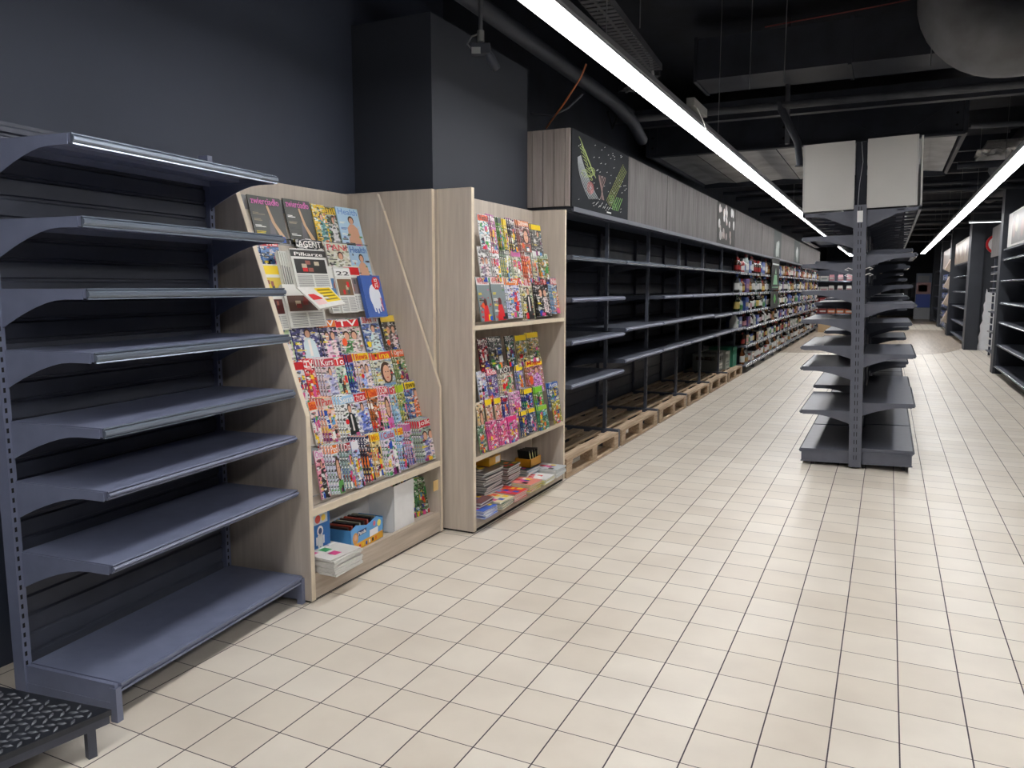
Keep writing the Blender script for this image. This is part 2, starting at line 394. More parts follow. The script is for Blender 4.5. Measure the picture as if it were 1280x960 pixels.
mb = MB().use(OAK); mb.box(-.215, 0, 0, .032, .012, 1.972); mb.box(-.255, -.215, .004, .032, .012, 1.972); mb.use(OAKE).box(0, .0015, .001, .031, .012, 1.97); mb.box(-.2165, -.2135, -.001, .001, .012, 1.97); mb.build('side_panel', None, K2)
mb = MB().use(OAK); mb.box(-.275, 0, 1.385, 1.41, .012, 1.972); mb.use(OAKE).box(0, .0015, 1.386, 1.409, .012, 1.97); mb.build('side_panel', None, K2)
MB().box(-.275, -.255, .032, 1.385, .012, 1.972).build('back_panel', OAK, K2)
for z in (1.195, .435):
    s = MB().box(-.255, -.006, .032, 1.385, z-.012, z+.010).build('shelf', OAK, K2); MB().box(-.006, 0, .032, 1.385, z-.014, z+.012).build('edge_band', OAKE, s)
MB().box(-.255, -.02, .032, 1.385, .072, .085).build('bottom_shelf', OAK, K2)
MB().box(-.02, -.004, .032, 1.385, .02, .105).build('toe_board', OAKH, K2)
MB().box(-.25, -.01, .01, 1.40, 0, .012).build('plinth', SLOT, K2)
# full height end board standing between the two racks
EB = MB().use(OAK); EB.box(-2.93, -2.335, 3.806, 3.836, .012, 1.972); EB.use(OAKE).box(-2.335, -2.333, 3.807, 3.835, .012, 1.972)
tag(EB.build('end_board', None), 'tall pale oak board closing the gap between the two magazine racks', 'board')

PAL = [(.85,.1,.12), (.95,.8,.1), (.1,.3,.7), (.95,.95,.93), (.1,.1,.12), (.9,.45,.1), (.2,.6,.3), (.85,.3,.55), (.4,.65,.85), (.5,.1,.4)]
SKIN = (.86, .66, .55); HAIR = (.25, .15, .10)
def fine(bg, acc):
    q = lambda c: tuple(round(min(1, max(0, x))*12)/12 for x in c)
    bg = q(bg); acc = q(acc); nm = 'print_' + ''.join('%02x' % int(x*255) for x in bg+acc)
    if nm in M: return M[nm]
    dk = tuple(x*.45 for x in bg); lt = tuple(x*.4+.55 for x in bg); md = tuple((x+y)/2 for x, y in zip(bg, acc))
    m_ = print_material(nm, [bg, bg, tuple(x*.7 for x in bg), bg, lt, acc, lt, md, (.9,.89,.88), bg, dk, bg], 62)
    nt = m_.node_tree; tc = next(n for n in nt.nodes if n.type == 'TEX_COORD'); v = next(n for n in nt.nodes if n.type == 'TEX_VORONOI')
    mp = nt.nodes.new('ShaderNodeMapping'); mp.inputs['Scale'].default_value = (1, .75, 1.9); nt.links.new(tc.outputs['Object'], mp.inputs[0]); nt.links.new(mp.outputs[0], v.inputs['Vector'])
    return m_
def ell(mb, u, v, ru, rv, e, m, n=14):
    mb.use(m); mb.add([(e, u+ru*math.cos(2*math.pi*k/n), v+rv*math.sin(2*math.pi*k/n)) for k in range(n)], [tuple(range(n))])
def rec(mb, u0, u1, v0, v1, e, m):
    mb.use(m); mb.add([(e, u0, v0), (e, u1, v0), (e, u1, v1), (e, u0, v1)], [(0, 1, 2, 3)])
def cover_mesh(mb, w, h, bg, band, fig, acc, rnd):
    """printed cover on the plane x=0, u along y, v along z"""
    e = .0004
    rec(mb, 0, w, 0, h, e, flat(bg) if fig in ('plain', 'dress', 'man', 'red_figures') else fine(bg, acc)); e += .0004
    if band: rec(mb, 0, w, h*.82, h*.985, e, flat(band)); e += .0004
    if fig == 'face':
        ell(mb, w*.6, h*.50, w*.30, h*.26, e, flat(HAIR)); ell(mb, w*.6, h*.48, w*.20, h*.20, e+.0004, flat(SKIN)); 
        ell(mb, w*.54, h*.52, w*.03, h*.012, e+.0006, flat((.2,.15,.12))); ell(mb, w*.67, h*.52, w*.03, h*.012, e+.0006, flat((.2,.15,.12))); ell(mb, w*.6, h*.39, w*.06, h*.012, e+.0006, flat((.75,.25,.25)))
        rec(mb, w*.3, w*.95, 0, h*.26, e, flat(acc))
    elif fig in ('lady', 'man', 'suit'):
        c = acc; ell(mb, w*.58, h*.70, w*.13, h*.10, e, flat(HAIR)); ell(mb, w*.58, h*.68, w*.095, h*.08, e+.0004, flat(SKIN))
        mb.use(flat(SKIN) if fig == 'man' else (flat(c) if fig == 'suit' else fine(c, tuple(x*.6 for x in c)))); mb.add([(e+.0002, w*.30, 0), (e+.0002, w*.92, 0), (e+.0002, w*.82, h*.50), (e+.0002, w*.66, h*.60), (e+.0002, w*.50, h*.60), (e+.0002, w*.36, h*.50)], [(0, 1, 2, 3, 4, 5)])
        if fig == 'suit': rec(mb, w*.54, w*.64, h*.2, h*.56, e+.0006, flat((.93, .9, .88)))
    elif fig == 'pair':
        for q, cc in ((.35, acc), (.68, (.9, .85, .8))):
            ell(mb, w*q, h*.62, w*.15, h*.11, e, flat(HAIR)); ell(mb, w*q, h*.60, w*.11, h*.09, e+.0004, flat(SKIN)); rec(mb, w*(q-.16), w*(q+.16), h*.10, h*.5, e+.0002, fine(cc, acc))
    elif fig == 'dress':
        mb.use(flat((.30, .29, .31))); mb.add([(e, w*.42, 0), (e, w*.68, 0), (e, w*.60, h*.5), (e, w*.52, h*.5)], [(0, 1, 2, 3)])
        mb.use(flat((.75, .6, .45))); mb.add([(e+.0003, w*.50, h*.80), (e+.0003, w*.56, h*.82), (e+.0003, w*.68, h*.45), (e+.0003, w*.95, h*.1), (e+.0003, w*.80, h*.08), (e+.0003, w*.58, h*.45)], [(0, 1, 2, 3, 4, 5)])
    elif fig == 'red_figures':
        ell(mb, w*.5, h*.42, w*.13, h*.10, e, flat((.35, .1, .1))); mb.use(flat(acc)); mb.add([(e+.0002, w*.22, 0), (e+.0002, w*.80, 0), (e+.0002, w*.66, h*.36), (e+.0002, w*.36, h*.36)], [(0, 1, 2, 3)])
    elif fig == 'patch':
        for k in range(7):
            u = rnd.uniform(0, .7)*w; v = rnd.uniform(.05, .6)*h; rec(mb, u, u+w*rnd.uniform(.15, .3), v, v+h*rnd.uniform(.08, .22), e+k*.00005, flat(rnd.choice(PAL)))
    e += .001
    # text lines and call-outs
    if fig not in ('plain', 'dress'):
        for k in range(26 if fig == 'patch' else 12):
            u = rnd.uniform(.02, .84)*w if fig == 'patch' else rnd.choice([rnd.uniform(.02, .3), rnd.uniform(.72, .84)])*w; v = rnd.uniform(.03, .78)*h
            c = rnd.choice(PAL+[(.93,.93,.92)]*4+[(.15,.15,.18)]*3+[acc, bg]*2); c = tuple(.72*x+.28*(.55+.1*(j == 0)) for j, x in enumerate(c))
            rec(mb, u, u+w*rnd.uniform(.05, .15), v, v+h*rnd.uniform(.012, .05), e+k*.00002, flat(tuple(round(x*20)/20 for x in c)))
    e += .0007
    if fig != 'plain':
        for k in range(5):
            v = h*(.06+.13*k)+rnd.uniform(0, .02)*h; c = rnd.choice([(.95,.95,.93), acc, (.95,.85,.2), (.1,.1,.12)])
            rec(mb, w*.05, w*rnd.uniform(.22, .42), v, v+h*.018, e, flat(c)); rec(mb, w*.05, w*rnd.uniform(.2, .36), v+h*.03, v+h*.045, e, flat(c))
        if rnd.random() < .25: ell(mb, w*rnd.uniform(.18, .3), h*rnd.uniform(.15, .6), w*.11, w*.11, e+.0002, flat(rnd.choice([(.95,.82,.1), (.92,.35,.15), (.85,.1,.12)])))
        for k in range(3): 
            u = rnd.uniform(.0, .75)*w; rec(mb, u, u+w*.22, h*.02, h*rnd.uniform(.08, .17), e+.0001*k, flat(rnd.choice(PAL)))
def magazine(w, h, bg, band, fig, acc, title, tcol, label, group, loc, tilt, seed, th=.004, name='magazine', cat='magazine', trot=0, band_h=.145):
    rnd = random.Random(seed); mb = MB().use(PAPER); mb.box(-th, 0, 0, w, 0, h)
    mb.use(flat(bg)); mb.box(-th-.0004, .0002, -.0006, 0, 0, h)
    cover_mesh(mb, w, h, bg, band, fig, acc, rnd)
    o = mb.build(name, None); o.location = loc; o.rotation_euler = (trot, -tilt, 0); tag(o, label, cat, group)
    if title:
        m4 = Matrix(((0, 0, 1, .0026), (1, 0, 0, w*.06), (0, 1, 0, h*(.835 if band else .82)), (0, 0, 0, 1)))
        lettering('title', title, w*.86, h*band_h, flat(tcol), o, m4, .012)
    return o
def rack_row(rows, xt, zt, ytop, tilt, h, group, where, base=0, hvar=.0):
    """rows: (px_left, px_right, bg, band, title, title colour, figure, accent, description, copies)"""
    for i, (a, b, bg, band, title, tc, fig, acc, desc, cp) in enumerate(rows):
        yt = ytop(a) if callable(ytop) else ytop
        Y0 = at_x(a, yt, xt).y; Y1 = at_x(b, ytop(b) if callable(ytop) else ytop, xt).y; w = max(.04, Y1-Y0-.004)
        hh = h*(1+.03*math.sin(i*2.3)); off = .003*(i % 3)
        zb = zt-hh*math.cos(tilt)+(.006*math.sin(i*1.7)); xb = xt+hh*math.sin(tilt)+off
        s = base+i*13
        front = magazine(w, hh, bg, band, fig, acc, title, tc, f'{desc}, {where}', group, (xb, Y0, zb), tilt, s)
        for k in range(cp):
            d = copy_tree(front); d.location = (xb-.0065*(k+1), Y0-.014*(k+1), zb+.002*(k+1)); 
            d['label'] = f'copy behind {desc}, {where}'
W_ = (.95, .94, .92); K_ = (.08, .08, .09); RD = (.82, .10, .13); YL = (.95, .82, .12); BL = (.12, .28, .66); PK = (.86, .42, .72); LB = (.62, .78, .9); GR = (.25, .55, .3); OR = (.93, .5, .15); NV = (.08, .12, .3)
def xs(z): return -2.305-.355*(z-.45)
T1 = math.radians(14)
rack_row([(308, 350, (.17,.18,.15), None, 'zwierciadło', PK, 'dress', (.55,.5,.4), 'dark magazine with pink title, left of two alike', 0),
          (352, 386, (.17,.18,.15), None, 'zwierciadło', PK, 'dress', (.55,.5,.4), 'dark magazine with pink title, right of two alike', 0),
          (387, 404, (.93,.78,.2), None, 'STYL', YL, 'lady', (.35,.6,.58), 'yellow magazine with a woman in teal', 0),
          (404, 418, (.25,.3,.25), (.93,.78,.2), 'STYL', K_, 'lady', (.8,.82,.85), 'green and yellow magazine with a woman in white', 0),
          (418, 446, (.72,.84,.93), None, 'Health', (.45,.62,.85), 'man', (.35,.5,.75), 'pale blue magazine with a bare-chested man', 0)],
         xs(1.87), 1.87, lambda x: 243+(x-308)*.16, T1, .235, 'magazines on the top tier of the oak newspaper rack', 'newspaper rack top tier', 100)
rack_row([(322, 346, (.35,.5,.75), RD, 'NIE', W_, 'patch', (.2,.3,.5), 'blue picture newspaper with a red band', 1),
          (368, 402, (.10,.10,.11), None, 'AGENT', W_, 'lady', (.12,.12,.13), 'black magazine with white title', 0),
          (404, 433, (.80,.80,.78), None, 'PANI', (.85,.3,.35), 'lady', (.85,.8,.75), 'light grey magazine with a dark-haired woman', 0),
          (434, 458, (.68,.80,.9), None, 'Health', (.25,.45,.75), 'man', (.35,.5,.75), 'pale blue magazine with a man in a cap', 0)],
         xs(1.665), 1.665, lambda x: 300+(x-367)*.08, T1, .235, 'magazines on the second tier of the oak newspaper rack', 'newspaper rack second tier', 200)
# newspapers
def newspaper(a, b, yt, z, h, photo, titlebar, title, label, dx=.0, seed=1, band=None, tc=K_, th=.007):
    X = xs(z)+dx; Y0 = at_x(a, yt, X).y; Y1 = at_x(b, yt, X).y; w = Y1-Y0; rnd = random.Random(seed)
    mb = MB().use(PAPER); mb.box(-th, 0, 0, w, 0, h)
    for k in range(4): mb.box(-th-.002*(k+1), -th-.002*k-.0005, -.002*(k+1), w-.004, .002*k, h-.003*k)
    e = .0006; rec(mb, .002, w-.002, .002, h-.002, e, flat((.86, .86, .84)))
    if band: rec(mb, .0, w, h*.80, h*.97, e+.0003, flat(band))
    rec(mb, w*.06, w*.94, h*.38, h*.74, e+.0003, flat(photo))
    for k in range(9):
        v = h*(.04+.035*k); rec(mb, w*.06, w*.48, v, v+h*.014, e+.0005, flat((.45,.45,.45))); rec(mb, w*.53, w*.94, v, v+h*.014, e+.0005, flat((.5,.5,.5)))
    for k in range(5):
        u = w*rnd.uniform(.1, .75); v = h*rnd.uniform(.4, .62); rec(mb, u, u+w*.14, v, v+h*.1, e+.0006+k*1e-5, flat(rnd.choice([(.6,.35,.3),(.3,.3,.3),(.75,.7,.6),titlebar])))
    o = mb.build('newspaper', None); o.location = (X+math.sin(T1)*h, Y0, z-h*math.cos(T1)); o.rotation_euler = (0, -T1, 0); tag(o, label, 'newspaper', 'newspapers on the middle tier of the oak rack')
    if title: lettering('title', title, w*.8, h*.09, flat(tc), o, Matrix(((0, 0, 1, .002), (1, 0, 0, w*.1), (0, 1, 0, h*.82), (0, 0, 0, 1))), .01)
    return o
newspaper(324, 348, 335, 1.535, .25, (.85,.75,.3), (.9,.8,.2), None, 'newspaper with a yellow headline box at the left end of the middle tier', .02, 1, YL)
newspaper(334, 352, 372, 1.42, .20, (.3,.12,.12), (.4,.1,.1), None, 'dark red newspaper low at the left end of the middle tier', .035, 11)
for k in range(5):
    newspaper(347+k*3, 361+k*3, 320, 1.60-.003*k, .27, (.5,.5,.5), (.4,.4,.4), None, 'folded newspaper standing edge-on beside the front page with the dark photo', .045+.004*k, 20+k)
newspaper(352, 398, 362, 1.44, .215, (.35,.25,.22), (.5,.15,.15), None, 'grey newspaper with dark pictures under the folded front page', .05, 3)
np_ = newspaper(361, 405, 313, 1.615, .20, (.13,.13,.13), RD, 'Piłkarze', 'front page with red and white title over a dark photo, hanging over the tier', .08, 4, (.15,.14,.14), W_)
# hanging folded flap of that paper
Yf0 = at_x(361, 350, xs(1.46)+.10).y; Yf1 = at_x(405, 352, xs(1.46)+.10).y
fl = MB().use(PAPER); X0 = xs(1.44)+.14
fl.add([(X0, Yf0+.0, 1.425), (X0, Yf1-.02, 1.43), (X0+.075, Yf1+.01, 1.345), (X0+.075, Yf0+.07, 1.325), (X0-.006, Yf0+.0, 1.423), (X0-.006, Yf1-.02, 1.428), (X0+.069, Yf1+.01, 1.337), (X0+.069, Yf0+.07, 1.317)],
       [(0, 1, 2, 3), (7, 6, 5, 4), (0, 4, 5, 1), (1, 5, 6, 2), (2, 6, 7, 3), (3, 7, 4, 0)])
def on_flap(u0, u1, v0, v1, m, e):
    q = []
    for (u, v) in ((u0, v0), (u1, v0), (u1, v1), (u0, v1)):
        A = Vector((X0, Yf0, 1.425)).lerp(Vector((X0, Yf1-.02, 1.43)), u); B = Vector((X0+.075, Yf0+.07, 1.325)).lerp(Vector((X0+.075, Yf1+.01, 1.345)), u)
        q.append(A.lerp(B, v)+Vector((.7, 0, .7))*e)
    fl.use(m); fl.add(q, [(0, 1, 2, 3)])
on_flap(.45, .95, .08, .80, flat(YL), .002); on_flap(.08, .40, .35, .62, flat(RD), .002); on_flap(.08, .4, .66, .86, flat((.9,.75,.75)), .002)
for k in range(4): on_flap(.48, .9, .16+.16*k, .23+.16*k, flat((.55, .48, .1)), .003)
f_ = fl.build('folded_flap', None); f_.parent = np_; f_.matrix_parent_inverse = Matrix.Identity(4)
mloc = Matrix.Translation(np_.location) @ Matrix.Rotation(-T1, 4, 'Y'); f_.data.transform(mloc.inverted())
newspaper(403, 421, 330, 1.535, .25, (.35,.5,.65), (.3,.5,.7), None, 'folded newspaper with a blue landscape picture right of the dark front page', .05, 5)
newspaper(416, 436, 338, 1.53, .245, (.45,.35,.25), RD, '22', 'newspaper with a red corner and a blue picture, left of the blue booklet', .06, 6, (.93,.93,.92))
newspaper(428, 447, 332, 1.54, .25, (.5,.45,.45), RD, None, 'newspaper with small red and grey blocks touching the blue booklet', .05, 7, RD)
rb = magazine(.175, .235, (.26,.40,.70), None, 'plain', W_, None, W_, 'thick blue booklet with a white hand shape and red octagon', None, (xs(1.27)+.055, at_x(447, 400, xs(1.3)).y+.02, 1.262), T1, 9, th=.022, name='booklet', cat='booklet')
mb = MB(); ell(mb, .095, .115, .052, .07, .0016, flat((.9,.93,.97)), 20)
for k in range(4):
    mb.use(flat((.9,.93,.97))); u = .055+.024*k; mb.add([(.0018, u, .07), (.0018, u+.016, .07), (.0018, u+.022, .02+.008*abs(k-1)), (.0018, u+.010, .02+.008*abs(k-1))], [(0, 1, 2, 3)])
h_ = mb.build('white_hand_print', None, rb)
mb = MB(); mb.use(flat(RD)); mb.add([(.0022, .125+.038*math.cos(math.pi/8+math.pi*k/4), .19+.038*math.sin(math.pi/8+math.pi*k/4)) for k in range(8)], [tuple(range(8))]); mb.build('red_octagon', None, rb)
lettering('lettering', 'ZUS', .055, .03, flat(W_), rb, Matrix(((0, 0, 1, .003), (0, -1, 0, .14), (1, 0, 0, .163), (0, 0, 0, 1))), .02)
lettering('lettering', 'PORADNIK', .08, .018, flat((.75,.2,.25)), rb, Matrix(((0, 0, 1, .003), (0, -1, 0, .150), (1, 0, 0, .03), (0, 0, 0, 1))), .02)

rack_row([(346, 360, (.75,.82,.7), None, None, W_, 'pair', BL, 'magazine with a child in a blue cap', 0),
          (360, 393, (.22,.22,.50), None, 'tele', (.98,.85,.9), 'suit', (.80,.86,.88), 'dark blue television guide with a white jacket', 2),
          (395, 417, (.22,.24,.42), OR, 'TV', W_, 'pair', (.93,.75,.82), 'television guide with a pink couple', 1),
          (418, 447, (.80,.78,.76), RD, 'TV', W_, 'pair', (.3,.55,.35), 'television guide under a red title bar', 1),
          (449, 471, (.30,.45,.70), (.9,.92,.93), 'SUPER TV', RD, 'lady', (.85,.88,.9), 'blue and white television guide', 0),
          (473, 492, (.25,.25,.22), (.93,.8,.3), None, W_, 'pair', (.4,.35,.3), 'small dark magazine with a yellow block', 0)],
         xs(1.262), 1.262, lambda x: 399, T1, .225, 'television guides on the third tier from the bottom', 'newspaper rack third tier', 300)
rack_row([(366, 378, (.85,.84,.85), RD, 'Na', RD, 'patch', BL, 'white magazine with a red heading', 0),
          (377, 390, (.85,.15,.2), None, 'TV', W_, 'patch', RD, 'bright red television weekly', 1),
          (397, 415, (.85,.72,.74), (.75,.12,.22), 'Kurs', W_, 'lady', (.7,.7,.85), 'weekly with a dark red band and a woman', 4),
          (416, 429, (.72,.80,.76), (.85,.2,.2), 'To', W_, 'patch', (.5,.75,.6), 'pale green weekly with a red corner', 1),
          (432, 437, (.2,.25,.55), (.6,.1,.15), None, W_, 'patch', BL, 'thin blue and red magazine', 3),
          (441, 458, (.85,.72,.78), YL, 'Rewia', RD, 'pair', (.6,.7,.9), 'weekly with a yellow top and a couple', 2),
          (463, 487, (.82,.86,.78), (.9,.3,.2), 'Tina', YL, 'face', (.45,.6,.75), 'weekly with a large smiling woman face', 2),
          (490, 503, (.55,.6,.4), (.92,.4,.2), 'Ogród', W_, 'patch', GR, 'green garden weekly with an orange title', 1)],
         xs(1.075), 1.075, lambda x: 446-(x-366)*.05, T1, .235, 'weeklies in the third row of the newspaper rack', 'newspaper rack fourth tier', 400)
rack_row([(384, 394, (.88,.87,.84), OR, 'Sto', RD, 'patch', RD, 'white and red puzzle weekly', 0),
          (399, 414, (.90,.66,.60), (.8,.75,.7), 'Pani', RD, 'patch', YL, 'pink weekly with yellow lettering', 4),
          (420, 440, (.90,.88,.88), LB, 'Sens', W_, 'suit', (.12,.14,.14), 'weekly with a black suit', 5),
          (438, 456, (.75,.72,.80), RD, 'Z ŻYCIA', W_, 'lady', (.4,.5,.8), 'weekly with a woman in blue', 1),
          (458, 469, (.55,.35,.2), OR, 'Chwila', RD, 'patch', OR, 'orange and black story weekly', 2),
          (471, 482, (.92,.78,.8), (.85,.12,.2), 'DOM', W_, 'face', PK, 'pink weekly with a face', 2),
          (485, 493, (.6,.72,.86), (.85,.25,.3), 'Ty', W_, 'lady', LB, 'light blue weekly with a red title', 3),
          (495, 502, (.65,.70,.35), (.7,.8,.1), None, W_, 'patch', GR, 'olive green magazine', 2),
          (503, 523, (.25,.42,.68), YL, 'ŚWIAT', K_, 'lady', (.88,.5,.35), 'blue magazine with an orange figure', 1)],
         xs(.885), .885, lambda x: 501-(x-380)*.20, T1, .24, 'weeklies in the second row of the newspaper rack', 'newspaper rack fifth tier', 500)
rack_row([(392, 403, (.88,.55,.68), (.9,.88,.88), 'Ona', PK, 'lady', (.2,.2,.2), 'tall pink magazine with a woman in black', 0),
          (411, 421, (.85,.84,.88), OR, 'Pod', W_, 'face', (.35,.6,.3), 'white magazine with a small portrait', 3),
          (427, 436, (.60,.68,.66), (.65,.15,.2), 'Dz', W_, 'patch', BL, 'grey and blue weekly with a dark red band', 4),
          (438, 447, (.7,.76,.88), (.9,.9,.92), None, W_, 'patch', RD, 'pale blue crossword weekly', 1),
          (452, 460, (.22,.22,.36), NV, 'ŚM', W_, 'patch', OR, 'navy magazine', 5),
          (461, 472, (.85,.75,.5), YL, 'Mix', (.85,.5,.1), 'patch', OR, 'yellow crossword magazine', 2),
          (477, 492, (.88,.87,.9), (.6,.72,.86), 'Cuda', RD, 'patch', GR, 'crossword magazine with an orange box', 2),
          (495, 502, (.6,.76,.88), YL, 'Hit', RD, 'patch', PK, 'light blue magazine with a yellow title', 2),
          (505, 511, (.8,.65,.75), (.75,.35,.6), None, W_, 'patch', LB, 'lilac magazine', 3),
          (520, 541, (.62,.63,.60), (.84,.10,.2), 'Jolka', W_, 'pair', (.5,.5,.75), 'large crossword magazine with a red top', 5)],
         xs(.675)+.03, .675, lambda x: 566-(x-404)*.385, math.radians(11), .232, 'magazines on the lowest tier of the newspaper rack', 'newspaper rack lowest tier', 600)
# clear plastic tier backs
for z in (.675, .885, 1.075, 1.262, 1.665, 1.87):
    tr = MB().box(-.004, -.002, 0, 1.085, 0, .21); o = tr.build('display_tray', ACRYL, K1); o.location = (xs(z)+2.28-.02+.205*math.sin(T1), .045, z-.21*math.cos(T1)); o.rotation_euler = (0, -T1, 0)
    l = MB().box(-.004, .03, .0, 1.085, -.006, -.003).build('ledge', ACRYL, o)

# ------------------------------------------------------------------ rack 2
def x2(z): b = 1.205 if z > 1.2 else .445; return -2.135-.15*(z-b)
T2 = math.radians(9)
K2G = 'glossy magazines in the upper part of the tall rack'
rack_row([(596, 609, (.88,.9,.92), (.9,.35,.2), 'Wiedza', K_, 'patch', (.25,.6,.68), 'magazine with a teal panel', 0),
          (611, 617, (.7,.4,.55), None, 'Kon', W_, 'patch', PK, 'dull pink magazine', 2),
          (620, 625, (.4,.6,.25), (.3,.3,.35), None, W_, 'patch', GR, 'green magazine', 1),
          (628, 632, (.9,.8,.3), YL, None, W_, 'patch', YL, 'yellow magazine', 1),
          (635, 642, (.2,.14,.2), None, 'Film', W_, 'patch', PK, 'dark purple magazine', 2),
          (645, 659, (.62,.42,.38), (.88,.55,.35), 'Zdrowie', W_, 'face', (.6,.35,.3), 'copper magazine with a dark-haired face', 2),
          (663, 675, (.45,.45,.44), YL, None, W_, 'lady', (.3,.3,.3), 'yellow-framed magazine with a grey portrait', 1)],
         x2(1.86), 1.86, 272, T2, .215, K2G, 'tall rack top row', 700)
rack_row([(596, 610, (.86,.86,.84), None, 'ANGLISH', (.4,.4,.4), 'pair', (.55,.5,.6), 'white magazine with grey capitals', 0),
          (613, 622, (.90,.89,.89), RD, 'Pro', W_, 'patch', K_, 'white magazine with a red corner', 1),
          (627, 635, (.6,.66,.62), (.25,.27,.28), 'Auto', W_, 'patch', YL, 'grey magazine with a black heading', 2),
          (638, 650, (.72,.78,.66), (.75,.45,.6), 'Kuchnia', PK, 'patch', GR, 'pale green magazine with a pink title', 2),
          (654, 661, (.8,.4,.3), (.88,.88,.88), 'Oko', K_, 'patch', OR, 'orange magazine with a white heading', 2),
          (664, 669, (.75,.78,.72), (.9,.9,.9), None, W_, 'patch', YL, 'pale magazine', 1),
          (672, 684, (.5,.52,.2), (.86,.88,.86), 'Las', GR, 'patch', (.9,.6,.15), 'olive magazine with a flame-coloured picture', 2)],
         x2(1.665), 1.665, lambda x: 311+(x-592)*.06, T2, .215, K2G, 'tall rack second row', 800)
rack_row([(594, 610, (.50,.55,.56), (.90,.9,.9), 'WPROST', RD, 'red_figures', (.85,.15,.18), 'grey magazine with red figures, left of two alike', 0),
          (611, 628, (.50,.55,.56), (.90,.9,.9), 'WPROST', RD, 'red_figures', (.85,.15,.18), 'grey magazine with red figures, right of two alike', 0),
          (630, 646, (.80,.85,.90), OR, 'Fakty', W_, 'patch', BL, 'magazine with an orange head and a blue foot', 1),
          (649, 663, (.78,.76,.62), (.88,.88,.9), 'NIE', RD, 'suit', (.15,.15,.15), 'cream magazine with red capitals', 1),
          (666, 683, (.08,.08,.09), None, 'HISTORIA', RD, 'pair', (.15,.15,.16), 'black magazine with red lettering', 1),
          (686, 700, (.38,.58,.74), (.88,.5,.55), 'Nauka', W_, 'lady', (.92,.55,.3), 'blue magazine with an orange figure', 2)],
         x2(1.485), 1.485, 350, T2, .265, K2G, 'tall rack third row', 900)
K3G = 'magazines and toy packs in the middle part of the tall rack'
rack_row([(596, 608, (.36,.12,.14), None, 'MOTO', W_, 'patch', RD, 'dark red magazine in a clear bag', 0),
          (609, 625, (.33,.35,.36), None, 'Gry', W_, 'patch', (.5,.5,.5), 'grey magazine in a clear bag', 1),
          (629, 640, (.20,.24,.22), None, 'Sport', W_, 'patch', GR, 'dark green magazine in a clear bag', 0),
          (643, 656, (.60,.57,.42), YL, None, W_, 'patch', (.8,.6,.4), 'beige magazine in a clear bag', 0),
          (657, 671, (.60,.57,.42), YL, None, W_, 'patch', (.8,.6,.4), 'second beige bagged magazine further right', 1)],
         x2(1.11), 1.11, 418, T2, .21, K3G, 'tall rack fourth row', 1000)
rack_row([(595, 606, (.75,.78,.82), None, 'Bajki', W_, 'patch', LB, 'pale picture magazine', 0),
          (607, 619, (.45,.38,.62), (.88,.3,.4), 'Kids', W_, 'patch', (.5,.3,.7), 'purple children magazine', 1),
          (622, 638, (.75,.72,.7), (.2,.2,.2), 'KOT', W_, 'patch', RD, 'black and white children magazine', 1),
          (644, 652, (.5,.5,.65), YL, None, W_, 'patch', PK, 'children magazine with a yellow top', 1),
          (656, 676, (.70,.45,.30), YL, 'Magia', RD, 'lady', (.8,.5,.8), 'orange and lilac children magazine', 1)],
         x2(.92), .92, lambda x: 470-(x-592)*.22, T2, .23, K3G, 'tall rack fifth row', 1100)
rack_row([(594, 603, (.80,.72,.6), None, None, W_, 'face', (.9,.6,.3), 'pale toy pack with an orange face', 0),
          (605, 613, (.85,.70,.55), YL, None, RD, 'lady', (.85,.3,.3), 'yellow toy pack with a red-dressed girl, left of two alike', 0),
          (616, 624, (.85,.70,.55), YL, None, RD, 'lady', (.85,.3,.3), 'yellow toy pack with a red-dressed girl, right of two alike', 0),
          (627, 634, (.25,.25,.5), None, 'Max', RD, 'patch', BL, 'dark blue toy pack', 1),
          (637, 649, (.80,.62,.76), None, None, W_, 'patch', PK, 'pink folded comic', 1),
          (653, 663, (.15,.2,.45), YL, None, W_, 'patch', BL, 'blue comic with a yellow band', 2),
          (668, 677, (.45,.68,.25), (.5,.8,.2), None, W_, 'patch', GR, 'lime green toy pack', 1),
          (684, 696, (.20,.35,.55), (.2,.4,.75), 'Auta', W_, 'patch', YL, 'blue and yellow toy pack', 1)],
         x2(.75)+.03, .75, lambda x: 502-(x-592)*.24, T2, .20, K3G, 'tall rack sixth row', 1200)
rack_row([(596, 605, (.45,.52,.42), None, None, W_, 'patch', GR, 'grey green toy pack', 0),
          (609, 619, (.80,.35,.60), None, None, W_, 'lady', (.88,.3,.5), 'bright pink doll pack, left of two alike', 1),
          (622, 631, (.80,.35,.60), None, None, W_, 'lady', (.88,.3,.5), 'bright pink doll pack, right of two alike', 1),
          (634, 645, (.85,.30,.60), (.9,.2,.5), None, W_, 'patch', PK, 'magenta toy pack with a white patch', 1),
          (650, 657, (.15,.22,.40), YL, None, W_, 'patch', BL, 'small navy toy pack', 1),
          (659, 667, (.25,.3,.45), YL, None, W_, 'patch', BL, 'navy and yellow comic', 1),
          (672, 683, (.25,.5,.4), (.6,.8,.25), None, W_, 'patch', GR, 'green card with a lime frame', 1),
          (689, 699, (.62,.55,.25), None, None, W_, 'patch', YL, 'mustard toy pack', 0)],
         x2(.62)+.045, .62, lambda x: 522-(x-592)*.30, T2, .165, K3G, 'tall rack front bottom row', 1300)
